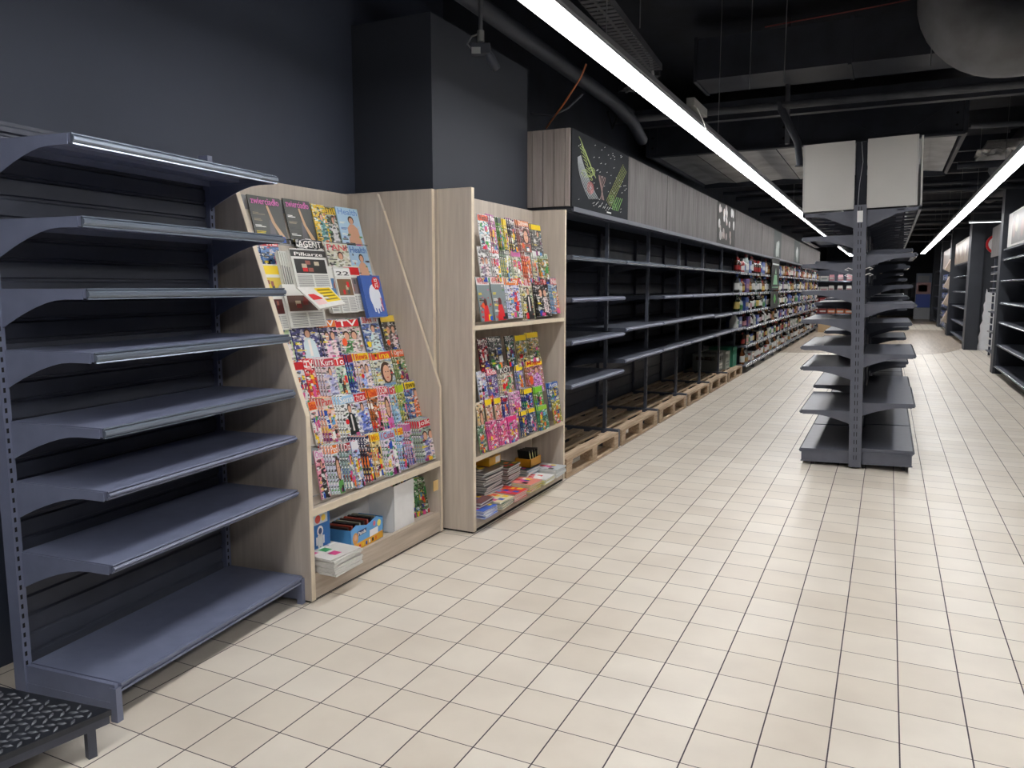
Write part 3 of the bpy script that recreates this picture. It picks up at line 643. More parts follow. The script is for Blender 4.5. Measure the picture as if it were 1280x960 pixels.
# flat stacks in the foot of rack 2
def flat_book(x, y, z, wx, wy, t, rgb, label, rz=0, cat='book', group='books and magazines lying in the foot of the tall rack', seed=0, top=True):
    mb = MB().use(PAPER); mb.box(-wx/2+.003, wx/2-.002, -wy/2+.002, wy/2-.002, .001, t-.001); mb.use(flat(rgb)); mb.box(-wx/2, wx/2, -wy/2, wy/2, 0, .0012); mb.box(-wx/2, wx/2, -wy/2, wy/2, t-.0012, t); mb.box(-wx/2, -wx/2+.002, -wy/2, wy/2, 0, t)
    rnd = random.Random(seed)
    if top:
        for k in range(8):
            a = rnd.uniform(-wx/2, wx/4); b = rnd.uniform(-wy/2, wy/4); mb.use(flat(rnd.choice(PAL))); e = t+.0003+k*.00005
            mb.add([(a, b, e), (a+wx*.2, b, e), (a+wx*.2, b+wy*.22, e), (a, b+wy*.22, e)], [(0, 1, 2, 3)])
    o = mb.build(cat, None); o.location = (x, y, z); o.rotation_euler = (0, 0, rz); return tag(o, label, cat, group)
def stack(n, x, y, z, wx, wy, t, cols, label, cat='book', jit=.01, rz=0):
    for k in range(n):
        flat_book(x+R.uniform(-jit, jit), y+R.uniform(-jit, jit), z+k*(t+.0006), wx, wy, t, cols[k % len(cols)], label if k < n-1 else label.replace('in the', 'on top of the', 1), rz+R.uniform(-.08, .08), cat, seed=k+n, top=(k == n-1))
ZB = .086
stack(13, -2.262, 4.28, ZB, .15, .24, .0145, [(.35,.36,.38), (.42,.42,.42), (.3,.33,.36)], 'grey book in the tall neat stack at the rack foot')
stack(12, -2.262, 4.56, ZB, .15, .20, .013, [(.25,.32,.38), (.5,.2,.2), (.3,.4,.3)], 'dark patterned book in the stack right of the grey stack')
stack(6, -2.20, 4.00, ZB, .20, .17, .012, [(.38,.2,.22), (.28,.16,.2), (.45,.3,.3)], 'maroon magazine in the pile by the left side panel', 'magazine')

for i, (y, x, n, cols, lab) in enumerate([(3.96, -2.155, 5, [(.25,.4,.75), (.9,.9,.92)], 'blue and white booklet in the left front pile'),
                                         (4.17, -2.150, 5, [(.9,.85,.7), (.25,.4,.3)], 'cream and green booklet in the second front pile'),
                                         (4.37, -2.150, 5, [(.85,.2,.2), (.92,.88,.82)], 'red and cream booklet in the third front pile'),
                                         (4.60, -2.150, 6, [(.85,.8,.25), (.9,.55,.5)], 'pink and yellow magazine in the broad front pile'),
                                         (4.83, -2.150, 4, [(.85,.82,.3), (.92,.92,.92)], 'yellow edged magazine in the pile right of centre'),
                                         (5.05, -2.155, 6, [(.9,.9,.9), (.75,.78,.8)], 'white magazine in the pile by the right side panel')]):
    stack(n, x+.015, y, ZB, .19, .17, .009, cols, lab, 'booklet', .005)
stack(5, -2.25, 4.86, ZB, .14, .19, .016, [(.15,.35,.45), (.75,.8,.85)], 'teal book in the pile under the toy basket')
# yellow open box with black toys
t = empty('toy_box', (-2.25, 4.93, ZB+.0835), 0, 'yellow open box holding black packs in the foot of the tall rack', 'box')
b = MB(); b.box(-.06, .06, -.09, .09, 0, .006); b.box(.054, .06, -.09, .09, 0, .06); b.box(-.06, -.054, -.09, .09, 0, .06); b.box(-.06, .06, -.09, -.084, 0, .06); b.box(-.06, .06, .084, .09, 0, .06); b.build('body', flat((.85,.6,.12)), t)
for k in range(4):
    p = MB().use(flat((.07,.08,.08))); p.box(-.04, .05, -.008, .008, 0, .12); p.use(flat((.8,.8,.5))); p.box(.0502, .0506, -.006, .006, .03, .1); q = p.build('toy_pack', None); q.location = (-2.25, 4.88+k*.034, ZB+.092); q.rotation_euler = (.35, 0, .1*k)
    tag(q, 'black toy pack leaning in the yellow box', 'toy pack', 'black toy packs in the yellow box')
t = MB().use(flat((.88,.66,.15))); t.box(0, .10, 0, .16, 0, .055); t.use(flat((.9,.9,.88))); t.box(.1002, .1006, .09, .15, .008, .048)
t = t.build('carton', None); t.location = (-2.34, 4.31, ZB+.0151*13+.004); tag(t, 'small yellow and white carton on top of the grey book stack', 'carton')

# ------------------------------------------------------------------ foot of rack 1: boxes and papers
ZF = .119
t = empty('blue_box', (-2.45, 2.73, ZF), 0, 'tall blue box with a white astronaut picture, left in the foot of the newspaper rack', 'box')
b = MB().use(flat((.10,.42,.72))); b.box(-.16, .09, 0, .15, 0, .275); b.build('body', None, t, bevel=.002)
b = MB(); cov = flat((.92,.93,.95)); ell(b, .075, .165, .022, .026, .0915, cov); ell(b, .075, .165, .013, .015, .0925, flat((.2,.3,.5))); rec(b, .057, .093, .09, .145, .0915, cov); rec(b, .045, .056, .10, .14, .0915, cov); rec(b, .094, .105, .10, .14, .0915, cov); rec(b, .059, .072, .06, .09, .0915, cov); rec(b, .078, .091, .06, .09, .0915, cov)
rec(b, .02, .13, .20, .25, .0915, flat((.75,.8,.85))); ell(b, .06, .225, .02, .02, .092, flat((.85,.3,.25))); ell(b, .10, .225, .016, .016, .092, flat((.95,.8,.3))); ell(b, .09, .03, .03, .022, .0915, flat((.9,.35,.5))); b.build('astronaut_print', None, t)
for k in range(11):
    o = flat_book(-2.42+R.uniform(-.006, .006), 2.80+R.uniform(-.008, .008), ZF+.0095*k, .24, .21, .009, (.86,.85,.83), 'folded newspaper in the pile at the left end of the rack foot', R.uniform(-.06, .06), 'newspaper', 'newspapers piled in the foot of the rack', seed=k, top=(k == 8)) if k < 9 else None
for o in [q for q in bpy.data.objects if q.get('group') == 'newspapers piled in the foot of the rack']: o.location.x += .105
t = empty('picture_carton', (-2.37, 2.97, ZF), math.radians(4), 'open blue and yellow picture carton full of booklets in the foot of the newspaper rack', 'carton')
b = MB().use(flat((.35,.62,.85))); b.prism([(0, 0), (.30, 0), (.30, .105), (.24, .13), (.15, .11), (.05, .135), (0, .12)], 'x', .055, .058)
b.prism([(0, 0), (.30, 0), (.30, .12), (0, .12)], 'x', -.12, -.117); b.box(-.12, .058, 0, .003, 0, .12); b.box(-.12, .058, .297, .30, 0, .115); b.box(-.12, .058, 0, .3, 0, .003); b.build('body', None, t)
b = MB(); rec(b, .003, .297, .003, .042, .0585, flat((.92,.68,.2))); rec(b, .06, .14, .075, .1, .0588, flat((.1,.2,.45))); rec(b, .17, .25, .04, .075, .0588, flat((.92,.92,.93))); ell(b, .04, .07, .025, .03, .059, flat((.85,.6,.3))); ell(b, .04, .075, .013, .015, .0595, flat(SKIN)); ell(b, .26, .09, .018, .018, .059, flat((.9,.85,.4))); ell(b, .215, .1, .012, .014, .059, flat((.85,.4,.5)))
for k in range(6): rec(b, .07+.03*k, .085+.03*k, .012, .03, .0592, flat(PAL[k]))
b.build('cover_print', None, t)
lettering('lettering', 'Panda', .07, .018, flat(W_), t, Matrix(((0, 0, 1, .0598), (1, 0, 0, .065), (0, 1, 0, .078), (0, 0, 0, 1))), .02)
for k in range(8):
    q = MB().use(flat([(.3,.2,.18), (.7,.3,.25), (.15,.15,.18), (.6,.6,.55)][k % 4])); q.box(-.07, .07, -.006, .006, 0, .125); q = q.build('booklet', None); q.location = (-2.41, 3.005+k*.032, ZF+.006); q.rotation_euler = (.18, 0, math.radians(4)); tag(q, 'booklet standing upright inside the blue picture carton', 'booklet', 'booklets inside the picture carton')
t = empty('magazine_file', (-2.46, 3.06, ZF), math.radians(-8), 'light grey cardboard magazine file behind the blue picture carton', 'magazine file')
t.location = (-2.57, 3.05, ZF); b = MB(); b.prism([(-.10, 0), (.06, 0), (.06, .27), (-.10, .27)], 'y', .30, .304); b.prism([(-.10, 0), (.06, 0), (.06, .24), (-.10, .24)], 'y', 0, .004); b.box(.056, .06, 0, .304, 0, .24); b.box(-.10, .06, 0, .304, 0, .004); b.box(-.10, -.096, 0, .304, 0, .27); b.build('body', mat('grey_cardboard', (.62,.62,.62), .6), t)
t = empty('white_box', (-2.36, 3.345, ZF), math.radians(3), 'tall white open box with magazines inside, right in the foot of the newspaper rack', 'box')
b = MB(); b.box(.045, .049, 0, .21, 0, .255); b.box(-.16, -.156, 0, .21, 0, .255); b.box(-.16, .049, 0, .004, 0, .255); b.box(-.16, .049, .206, .21, 0, .255); b.box(-.16, .049, 0, .21, 0, .004); b.build('body', mat('white_card', (.80,.80,.80), .5, var=.05, scale=9, bump=.4), t)
for k in range(6):
    q = MB().use(flat([(.75,.35,.35), (.4,.5,.3), (.2,.2,.2), (.85,.85,.8), (.8,.6,.3), (.3,.35,.6)][k])); q.box(-.08, .08, -.005, .005, 0, .285-.006*k); q = q.build('magazine', None); q.location = (-2.42, 3.38+k*.026, ZF+.006); q.rotation_euler = (.04, 0, math.radians(3)); tag(q, 'magazine sticking out of the top of the white box', 'magazine', 'magazines inside the white box')
for k, (c, y) in enumerate([((.25,.5,.55), 3.60), ((.85,.82,.3), 3.625), ((.3,.55,.3), 3.665), ((.42,.5,.36), 3.70)]):
    magazine(.13, .24-.01*k, c, None, 'patch', GR, None, W_, ['teal', 'yellow', 'green', 'olive'][k]+' bagged magazine leaning at the right end of the newspaper rack foot', 'bagged magazines at the right end of the rack foot', (-2.37+.004*k, y-.02, ZF), math.radians(10), 40+k, trot=-.12)
cb = MB().use(flat((.88,.74,.5))); cb.box(0, .004, 0, .05, 0, .06); cb = cb.build('shelf_card', None); cb.location = (-2.298, 3.722, .26); tag(cb, 'small cream card clipped by the right side panel of the newspaper rack', 'card')

# ================================================================== LONG LEFT SHELF RUN
B0 = 5.31; BW = 1.30; NB = 17; XBK = -2.78; XFR = -2.08
ORD = ['first', 'second', 'third', 'fourth', 'fifth', 'sixth', 'seventh', 'eighth', 'ninth', 'tenth', 'eleventh', 'twelfth', 'thirteenth', 'fourteenth', 'fifteenth', 'sixteenth', 'seventeenth', 'eighteenth']
SH = {0: [1.655, 1.345, 1.03, .705], 1: [1.655, 1.065, .785], 2: [1.655, 1.335, 1.065, .785], 3: [1.655, 1.335, 1.065, .785], 4: [1.655, 1.335, 1.04, .785], 5: [1.655, 1.335, 1.04, .785]}
STK = [1.655, 1.335, 1.04, .76, .46, .14]
bay_items = []
for k in range(NB):
    y0 = B0+k*BW
    stocked = k >= 6
    lab = f'dark shelving bay, {ORD[k]} from the tall magazine rack, ' + ('stocked with bottles and packs' if stocked else ('with bare shelves above a pallet' if k < 5 else 'with a few bottles above a pallet'))
    U = empty('shelving_unit', (0, y0, 0), 0, lab, 'shelving unit', 'shelving bays of the long left-hand run')
    slat_panel(U, XBK, .003, BW-.064, .15, 1.97, METALD, .12)
    upright(U, XBK+.03, BW-.033, 0, 1.98, METALD, wx=.03, wy=.06, pitch=.12, holes='x')
    upright(U, -2.235, BW-.017, .0, 1.99, RUNM, wx=.03, wy=.028, pitch=.06 if k < 4 else .12, holes='x' if k < 8 else 'n')
    MB().box(XBK, XFR-.03, BW-.055, BW-.003, .0, .16 if not stocked else .12).build('base_leg', RUNM, U)
    for z in SH.get(k, STK):
        xf = XFR if z > .2 else XFR+.01
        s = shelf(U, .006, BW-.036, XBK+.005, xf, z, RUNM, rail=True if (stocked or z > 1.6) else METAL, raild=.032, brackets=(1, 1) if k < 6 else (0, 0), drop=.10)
        if stocked or (k == 5):
            for q in range(7 if k < 9 else 5):
                if k == 5 and q < 3: continue
                yy = .06+q*(BW-.12)/(7 if k < 9 else 5)+R.uniform(0, .05)
                MB().box(xf+.012, xf+.014, yy, yy+.055, z-.042, z-.004).build('price_tag', WHITE, s)
    # canopy carrying the header
    c = MB(); c.box(-2.45, XFR+.01, .001, BW-.001, 1.985, 1.999); c.box(XFR-.005, XFR+.012, .001, BW-.001, 1.965, 1.999); c.box(-2.2, -2.17, .001, BW-.001, 1.975, 1.985); c.build('top_rail', RUNM, U)
    if stocked: bay_items.append(k)
    elif k == 5: bay_items.append(k)

# header boards over the run
hx = XFR+.005
t = empty('header_side_board', (0, 5.27, 2.0), 0, 'near end board of four pale pine planks closing the long shelf header', 'header board')
for i in range(5):
    a = -2.46+i*.085; b = min(a+.079, hx-.01)
    MB().box(a, b, 0, .014, 0, .54).build('plank', PINKW, t)
t = empty('chalk_picture_board', (hx, 5.285, 2.0), 0, 'chalkboard header picture with green herb, red chilli and salad drawings', 'picture board')
PH = .54; PWd = 1.335
MB().box(-.012, 0, 0, PWd, 0, PH).build('board', CHALK, t)
def chalk(name, strokes, rgb, r=.0022):
    mb = MB()
    for s in strokes: mb.tube([(.0012, u*PWd, v*PH) for u, v in s], r, 4)
    mb.build(name, flat(rgb, .8), t)
R2 = random.Random(3)
st = []
for k in range(9):   # long leafy stems from the top left down to the middle
    st.append([(.10+.012*k+.036*j, .93-.02*k-.062*j+.012*math.sin(j*1.3+k)) for j in range(6)])
    st.append([(.13+.02*k+.03*math.sin(j*.9), .80-.045*k+.02*math.cos(j*1.1)) for j in range(5)])
for k in range(7): st.append([(.19+.02*k+.05*math.cos(x*.7+k), .47+.012*k+.055*math.sin(x*.7+k)) for x in range(6)])
chalk('herb_drawing', st, (.62,.68,.42), .0026)
st = [[(.085+.007*k+.0011*(j*j)*(3.4-.18*k)+.004*k*j, .66-.072*j+.006*k) for j in range(8)] for k in range(7)]
chalk('white_leaf_drawing', st, (.70,.72,.74), .003)
st = [[(.285+.055*math.cos(a_*.7+k*.4)*(1-k*.13), .31+.085*math.sin(a_*.7+k*.4)*(1-k*.13)) for a_ in range(10)] for k in range(6)]
chalk('tomato_drawing', st, (.55,.32,.32), .0032)
st = [[(.455+.012*k+.028*math.sin(j*.8+k*.6), .20+.055*j) for j in range(7)] for k in range(6)]
chalk('garlic_drawing', st, (.58,.48,.47), .0026)
st = []
for k in range(13):
    for q in range(5):
        u = .60+.024*k+.018*q-.03; v = .20+.048*k-.02*q; st.append([(u, v), (u+.02, v+.055)])
chalk('rosemary_drawing', [[(min(.97, u), min(.95, v)) for u, v in s_] for s_ in st], (.52,.55,.33), .0024)
st = [[(.68+.018*k+.014*j*(-1)**k, .10+.034*j) for j in range(7)] for k in range(7)]
chalk('basil_drawing', [[(min(.97, max(.02, u)), v) for u, v in s_] for s_ in st], (.46,.64,.36), .003)
st = [[(u, v), (u+.012, v+.012)] for u, v in [(R2.uniform(.08, .95), R2.uniform(.05, .95)) for _ in range(70)]] + [[(.38+.025*k, .10+.03*math.sin(k*2)), (.40+.025*k, .13+.03*math.sin(k*2))] for k in range(9)]
chalk('chalk_specks', st, (.72,.73,.72), .0022)
MB().box(.0005, .0012, .58*PWd, .66*PWd, .03*PH, .05*PH).build('caption', flat((.8,.8,.8)), t)
segs = [(6.614, 7.93, 'w'), (7.935, 10.50, 'w'), (10.509, 11.811, 'p1'), (11.82, 13.12, 'w'), (13.13, 14.51, 'w'), (14.53, 16.10, 'w'), (16.107, 17.223, 'p2'), (17.23, 19.72, 'w'), (19.733, 21.061, 'p3'), (21.07, 25.08, 'w'), (25.09, 27.3, 'w')]
wi = 0
for a, b, kd in segs:
    if kd == 'w':
        wi += 1
        t = MB().box(hx-.02, hx, a, b-.008, 2.0, 2.54).build('header_board', GREYW)
        tag(t, f'grey stained wooden header board over the left shelf run, {ORD[wi-1]} plain board from the camera', 'header board', 'plain header boards above the left shelf run')
    else:
        t = empty('picture_board', (hx, a, 2.0), 0, {'p1': 'dark food picture board with spice bowls over the left shelf run', 'p2': 'narrow dark green picture board far along the left shelf header', 'p3': 'greenish picture board near the far end of the left shelf header'}[kd], 'picture board')
        L = b-a-.008
        MB().box(-.02, 0, 0, L, 0, .54).build('board', flat((.16,.155,.15) if kd == 'p1' else (.18,.215,.21), .8), t)
        mb = MB()
        if kd == 'p1':
            for q in range(26):
                u, v = R2.uniform(.08, L-.08), R2.uniform(.06, .5); rr = R2.uniform(.03, .07); c = R2.choice([(.38,.37,.35), (.32,.21,.15), (.43,.28,.2), (.25,.24,.22), (.42,.41,.39)])
                ell(mb, u, v, rr, rr, .002+q*.0001, flat(c)); ell(mb, u, v, rr*.65, rr*.65, .0021+q*.0001+.00005, flat(tuple(x*.7 for x in c)))
        else:
            for q in range(8): ell(mb, L*.5+R2.uniform(-.2, .2), .2+R2.uniform(-.1, .1), .12, .10, .002+q*.0002, flat(R2.choice([(.28,.35,.32), (.38,.42,.4), (.2,.28,.25)])))
        mb.build('picture', None, t)

# ------------------------------------------------------------------ pallets
def pallet(y0, y1, label, seed, z0=0):
    L = y1-y0; t = empty('pallet', (-2.10, y0, z0), 0, label, 'pallet', 'wooden pallets under the bare shelving bays'); rnd = random.Random(seed); W = .76
    for i in range(5):
        a = -W*i/4*.865; mb = MB().box(a-.105 if i % 2 == 0 else a-.085, a, rnd.uniform(0, .006), L-rnd.uniform(0, .006), .125, .145); mb.build('top_board', PALW, t, bevel=.002)
    for j in range(3):
        b = (0, L/2-.06, L-.12)[j]; MB().box(-W, 0, b, b+.12, .104, .125).build('cross_board', PALW, t)
    for i in range(3):
        a = (-.11, -.43, -W)[i]
        for j in range(3):
            b = (0, L/2-.055, L-.11)[j]; MB().box(a, a+.11 if i < 2 else a+.11, b, b+.11, .02, .104).build('block', PALW, t, bevel=.003)
        MB().box(a, a+.11, 0, L, 0, .02).build('bottom_board', PALW, t)
    return t
for i, (a, b) in enumerate([(5.30, 6.54), (6.64, 7.84), (7.94, 9.14), (9.24, 10.44), (10.54, 11.74), (11.84, 13.04)]):
    pallet(a, b, f'pale wooden pallet under the left shelf run, {ORD[i]} from the magazine rack', i)

# ------------------------------------------------------------------ bottle crates on the pallets
def crate(x, y, z, w, l, h, rgb, label, band=True):
    t = empty('bottle_crate', (x, y, z), 0, label, 'crate'); m = mat('crate_'+'%02x%02x%02x' % tuple(int(c*255) for c in rgb), rgb, .45)
    mb = MB(); mb.box(-w, 0, 0, l, 0, .01)
    # walls with hand openings
    for X in (-w, -.008):
        mb.box(X, X+.008, 0, l, .01, h*.62); mb.box(X, X+.008, 0, l, h*.85, h); 
        for q in (0, .27, .62, .9): mb.box(X, X+.008, l*q, l*(q+.10), h*.62, h*.85)
    for Y in (0, l-.008): mb.box(-w, 0, Y, Y+.008, .01, h*.65); mb.box(-w, 0, Y, Y+.008, h*.85, h); mb.box(-w, -w+.05, Y, Y+.008, h*.65, h*.85); mb.box(-.05, 0, Y, Y+.008, h*.65, h*.85)
    for q in range(5): mb.box(-.001, .004, l*(.02+.235*q), l*(.02+.235*q)+.012, 0, h)
    mb.build('body', m, t)
    if band:
        p = MB(); c = flat((.88,.88,.84)) if rgb[1] < .3 else flat((.22,.25,.25))
        rec(p, l*.10, l*.90, h*.10, h*.52, .0045, flat((.62,.66,.60)) if rgb[1] > .2 else flat((.5,.55,.5)))
        rec(p, l*.18, l*.8, h*.34, h*.44, .005, c); rec(p, l*.18, l*.5, h*.18, h*.28, .005, c); ell(p, l*.68, h*.22, l*.09, h*.09, .005, c)
        p.build('printed_panel', None, t)
    for i in range(3):
        for j in range(4):
            b = MB().lathe([(.026, 0), (.028, .13), (.012, .19), (.011, .225), (.013, .228), (.013, .238)], 8, -w+.055+i*(w-.11)/2, .05+j*(l-.1)/3); b.build('bottle', mat('bottle_glass_brown', (.05,.022,.008), .15), t, loc=(0, 0, .01))
crate(-2.26, 11.80, .146, .38, .42, .27, (.13,.14,.13), 'grey beer crate with pale print, left of the three crates on the pallets')
crate(-2.24, 12.30, .146, .38, .36, .27, (.50,.54,.48), 'pale grey beer crate with dark print, middle of the three crates')
crate(-2.20, 12.70, .146, .38, .34, .31, (.03,.22,.14), 'tall green bottle crate beside the first stocked bay', False)

# ------------------------------------------------------------------ goods
def prof_bottle(kind):
    return {'wine': [(.034, 0), (.035, .17), (.030, .19), (.013, .215), (.012, .27), (.014, .272), (.014, .28)], 'squat': [(.045, 0), (.047, .12), (.040, .15), (.016, .175), (.015, .20), (.018, .202), (.018, .22)], 'beer': [(.030, 0), (.031, .13), (.014, .18), (.012, .215), (.014, .217), (.014, .225)], 'can': [(.028, 0), (.032, .008), (.032, .135), (.027, .145)]}[kind]
PROTO = {}
def product(kind, body, lab, cap):
    key = (kind, body, lab, cap)
    if key in PROTO: return PROTO[key]
    mb = MB()
    if kind in ('carton', 'pack', 'bag'):
        W, L, H = {'carton': (.09, .085, .21), 'pack': (.2, .24, .16), 'bag': (.12, .16, .2)}[kind]
        mb.use(flat(body))
        if kind == 'bag': mb.add([(-W, 0, 0), (0, 0, 0), (0, L, 0), (-W, L, 0), (-W*.6, .01, H), (-W*.4, .01, H), (-W*.4, L-.01, H), (-W*.6, L-.01, H), (-W, 0, H*.6), (0, 0, H*.6), (0, L, H*.6), (-W, L, H*.6)], [(0, 3, 2, 1), (0, 1, 9, 8), (1, 2, 10, 9), (2, 3, 11, 10), (3, 0, 8, 11), (8, 9, 5, 4), (9, 10, 6, 5), (10, 11, 7, 6), (11, 8, 4, 7), (4, 5, 6, 7)])
        else: mb.box(-W, 0, 0, L, 0, H)
        rec(mb, L*.12, L*.88, H*.3, H*.62 if kind != 'bag' else H*.55, .0006, flat(lab)); rec(mb, 0, L, H*.02, H*.14, .0006, flat(cap)) if kind != 'bag' else None
        if kind == 'pack':
            rec(mb, 0, L, H*.80, H*.98, .0006, flat(cap))
    else:
        p = prof_bottle(kind); n = 8; mb.use(flat(body, .15)); 
        if kind == 'can': mb.lathe(p, n); mb.use(flat(lab)); mb.lathe([(.0325, .03), (.0325, .11)], n)
        else:
            mb.lathe(p[:-2], n); mb.use(flat(cap)); mb.lathe([(p[-3][0]+.001, p[-3][1]-.03)]+p[-2:], n); mb.use(flat(lab)); r = p[1][0]+.0008; mb.lathe([(r, p[1][1]*.25), (r, p[1][1]*.85)], n)
    o = mb.build({'wine': 'wine_bottle', 'squat': 'spirits_bottle', 'beer': 'beer_bottle', 'can': 'drinks_can', 'carton': 'carton', 'pack': 'multipack', 'bag': 'bag'}[kind], None, smooth=(kind not in ('carton', 'pack', 'bag')))
    PROTO[key] = [o, True]; return PROTO[key]
def put(kind, body, lab, cap, loc, label, group, rz=0, scale=1):
    P = product(kind, body, lab, cap)
    if P[1]: o = P[0]; P[1] = False
    else: o = P[0].copy(); COL.objects.link(o)
    o.location = loc; o.rotation_euler = (0, 0, rz); o.scale = (scale,)*3
    return tag(o, label, {'wine': 'bottle', 'squat': 'bottle', 'beer': 'bottle', 'can': 'can', 'carton': 'carton', 'pack': 'pack', 'bag': 'bag'}[kind], group)
CN = {'red': (.50,.13,.13), 'amber': (.42,.24,.10), 'dark green': (.07,.12,.08), 'brown': (.17,.09,.06), 'clear': (.52,.56,.56), 'blue': (.22,.31,.56), 'white': (.74,.74,.73), 'yellow': (.68,.60,.34), 'purple': (.33,.25,.46), 'orange': (.68,.38,.18), 'pink': (.66,.47,.50), 'black': (.05,.05,.06), 'green': (.24,.45,.26), 'gold': (.56,.44,.24)}
MENU = {1.655: [('squat', 'brown', 'red', 'red'), ('squat', 'red', 'white', 'black'), ('squat', 'clear', 'blue', 'white'), ('squat', 'amber', 'gold', 'black'), ('carton', 'gold', 'white', 'brown'), ('carton', 'blue', 'white', 'blue'), ('squat', 'black', 'white', 'gold'), ('wine', 'brown', 'white', 'red'), ('wine', 'dark green', 'white', 'black'), ('wine', 'clear', 'white', 'red')],
        1.335: [('wine', 'black', 'white', 'blue'), ('squat', 'clear', 'white', 'blue'), ('squat', 'amber', 'yellow', 'red'), ('carton', 'yellow', 'orange', 'red'), ('wine', 'dark green', 'white', 'red'), ('carton', 'purple', 'pink', 'purple'), ('wine', 'dark green', 'white', 'gold')],
        1.04: [('wine', 'dark green', 'yellow', 'green'), ('squat', 'clear', 'green', 'yellow'), ('wine', 'brown', 'white', 'gold'), ('carton', 'blue', 'yellow', 'blue'), ('beer', 'brown', 'white', 'red'), ('can', 'white', 'pink', 'red')],
        .76: [('bag', 'white', 'green', 'white'), ('pack', 'blue', 'white', 'blue'), ('pack', 'purple', 'red', 'purple'), ('pack', 'gold', 'brown', 'orange'), ('beer', 'brown', 'pink', 'red'), ('wine', 'dark green', 'white', 'black'), ('beer', 'brown', 'white', 'gold'), ('can', 'white', 'blue', 'red')],
        .46: [('beer', 'brown', 'red', 'red'), ('beer', 'brown', 'yellow', 'gold'), ('can', 'blue', 'white', 'white'), ('can', 'white', 'green', 'white'), ('pack', 'brown', 'red', 'gold'), ('pack', 'white', 'black', 'white')],
        .14: [('wine', 'brown', 'white', 'white'), ('wine', 'amber', 'white', 'gold'), ('wine', 'dark green', 'white', 'white'), ('pack', 'white', 'red', 'gold'), ('squat', 'clear', 'gold', 'white'), ('can', 'red', 'white', 'white')]}
ZN = {1.655: 'top', 1.335: 'second', 1.04: 'third', .76: 'fourth', .46: 'fifth', .14: 'bottom', .785: 'fourth'}
RS = random.Random(21)
WD = {'wine': .082, 'squat': .105, 'beer': .074, 'can': .078, 'carton': .10, 'pack': .26, 'bag': .19}
for k in bay_items:
    y0 = B0+k*BW
    for z in STK:
        if k == 5 and z < .7: continue
        zz = .785 if (k == 5 and z == .76) else z
        y = y0+.05 + (.55 if k == 5 else 0); menu = MENU[z][:]; RS.shuffle(menu); i = 0
        if k == 5: menu = [q for q in MENU[z][:3]]
        far = k > 10
        while y < y0+BW-.08:
            kd, bo, la, ca = menu[i % len(menu)]; i += 1
            if far and kd in ('wine', 'squat', 'beer', 'can', 'carton') and RS.random() < .22: kd = 'pack'
            n = 1 if kd in ('pack', 'bag') else RS.choice([2, 3] if not far else [2])
            lb = f'{bo} ' + {'wine': 'tall bottle', 'squat': 'squat bottle', 'beer': 'small bottle', 'can': 'can', 'carton': 'upright carton', 'pack': 'multipack', 'bag': 'bag'}[kd] + f', {la} label, {ZN[z]} shelf, {ORD[k]} left bay'
            for q in range(n):
                if y > y0+BW-.045-WD[kd]: break
                X = XFR-.06 if kd not in ('pack', 'carton', 'bag') else XFR-.02
                put(kd, CN[bo], CN[la], CN[ca], (X, y+(WD[kd]/2 if kd not in ('pack', 'carton', 'bag') else 0), zz+.001), lb, f'goods on the {ZN[z]} shelf of the left run', 0, RS.uniform(.94, 1.06))
                y += WD[kd]*1.06*(1.25 if far else 1)
            y += RS.choice([0, .01, .03, .08 if not far else .2])
# black advertising posters on the stocked run
t = empty('shelf_poster', (XFR+.03, 15.75, 0), 0, 'tall black poster with a green bottle emblem across two upper shelves', 'poster')
mb = MB().box(-.004, 0, 0, 1.15, 1.36, 1.98); mb.box(-.004, 0, 0, 1.15, 1.0, 1.33); mb.build('board', flat((.02,.03,.025), .9), t)
mb = MB(); rec(mb, .1, 1.05, 1.85, 1.88, .001, flat((.7,.72,.7))); rec(mb, .1, 1.05, 1.40, 1.43, .001, flat((.4,.55,.45)))
mb.use(flat((.45,.65,.5))); mb.add([(.0015, .25, 1.47), (.0015, .9, 1.47), (.0015, .78, 1.66), (.0015, .4, 1.66)], [(0, 1, 2, 3)]); mb.add([(.0015, .5, 1.68), (.0015, .7, 1.68), (.0015, .6, 1.8)], [(0, 1, 2)])
mb.use(flat((.35,.65,.3))); mb.add([(.0015, .58, 1.08), (.0015, .78, 1.18), (.0015, .58, 1.29), (.0015, .38, 1.18)], [(0, 1, 2, 3)]); mb.build('emblem', None, t)

# ------------------------------------------------------------------ cross shelving closing the left run
XU = empty('shelving_unit', (-2.75, 29.0, 0), math.radians(-90), 'shelving unit across the far end of the left run, with red and green packs', 'shelving unit')
MB().box(-.5, -.47, 0, 2.3, 0, 2.15).build('back_panel', METALD, XU)
for z in (.14, .50, .88, 1.25, 1.62):
    shelf(XU, .02, 2.28, -.46, 0, z, RUNM, raild=.035, brackets=(0, 0))
for y in (0, 1.14, 2.28): MB().box(-.5, -.42, y, y+.02, 0, 2.15).build('upright', RUNM, XU)
GZ = {.14: [('pack', 'red', 'white', 'red')], .50: [('pack', 'red', 'white', 'red'), ('pack', 'orange', 'white', 'red'), ('pack', 'black', 'green', 'green')], .88: [('pack', 'red', 'white', 'red'), ('pack', 'red', 'pink', 'red'), ('pack', 'green', 'yellow', 'green'), ('pack', 'green', 'white', 'green')], 1.25: [('pack', 'white', 'pink', 'white'), ('bag', 'white', 'pink', 'white'), ('pack', 'purple', 'white', 'blue')], 1.62: [('pack', 'white', 'clear', 'white'), ('bag', 'pink', 'white', 'red'), ('pack', 'orange', 'pink', 'red')]}
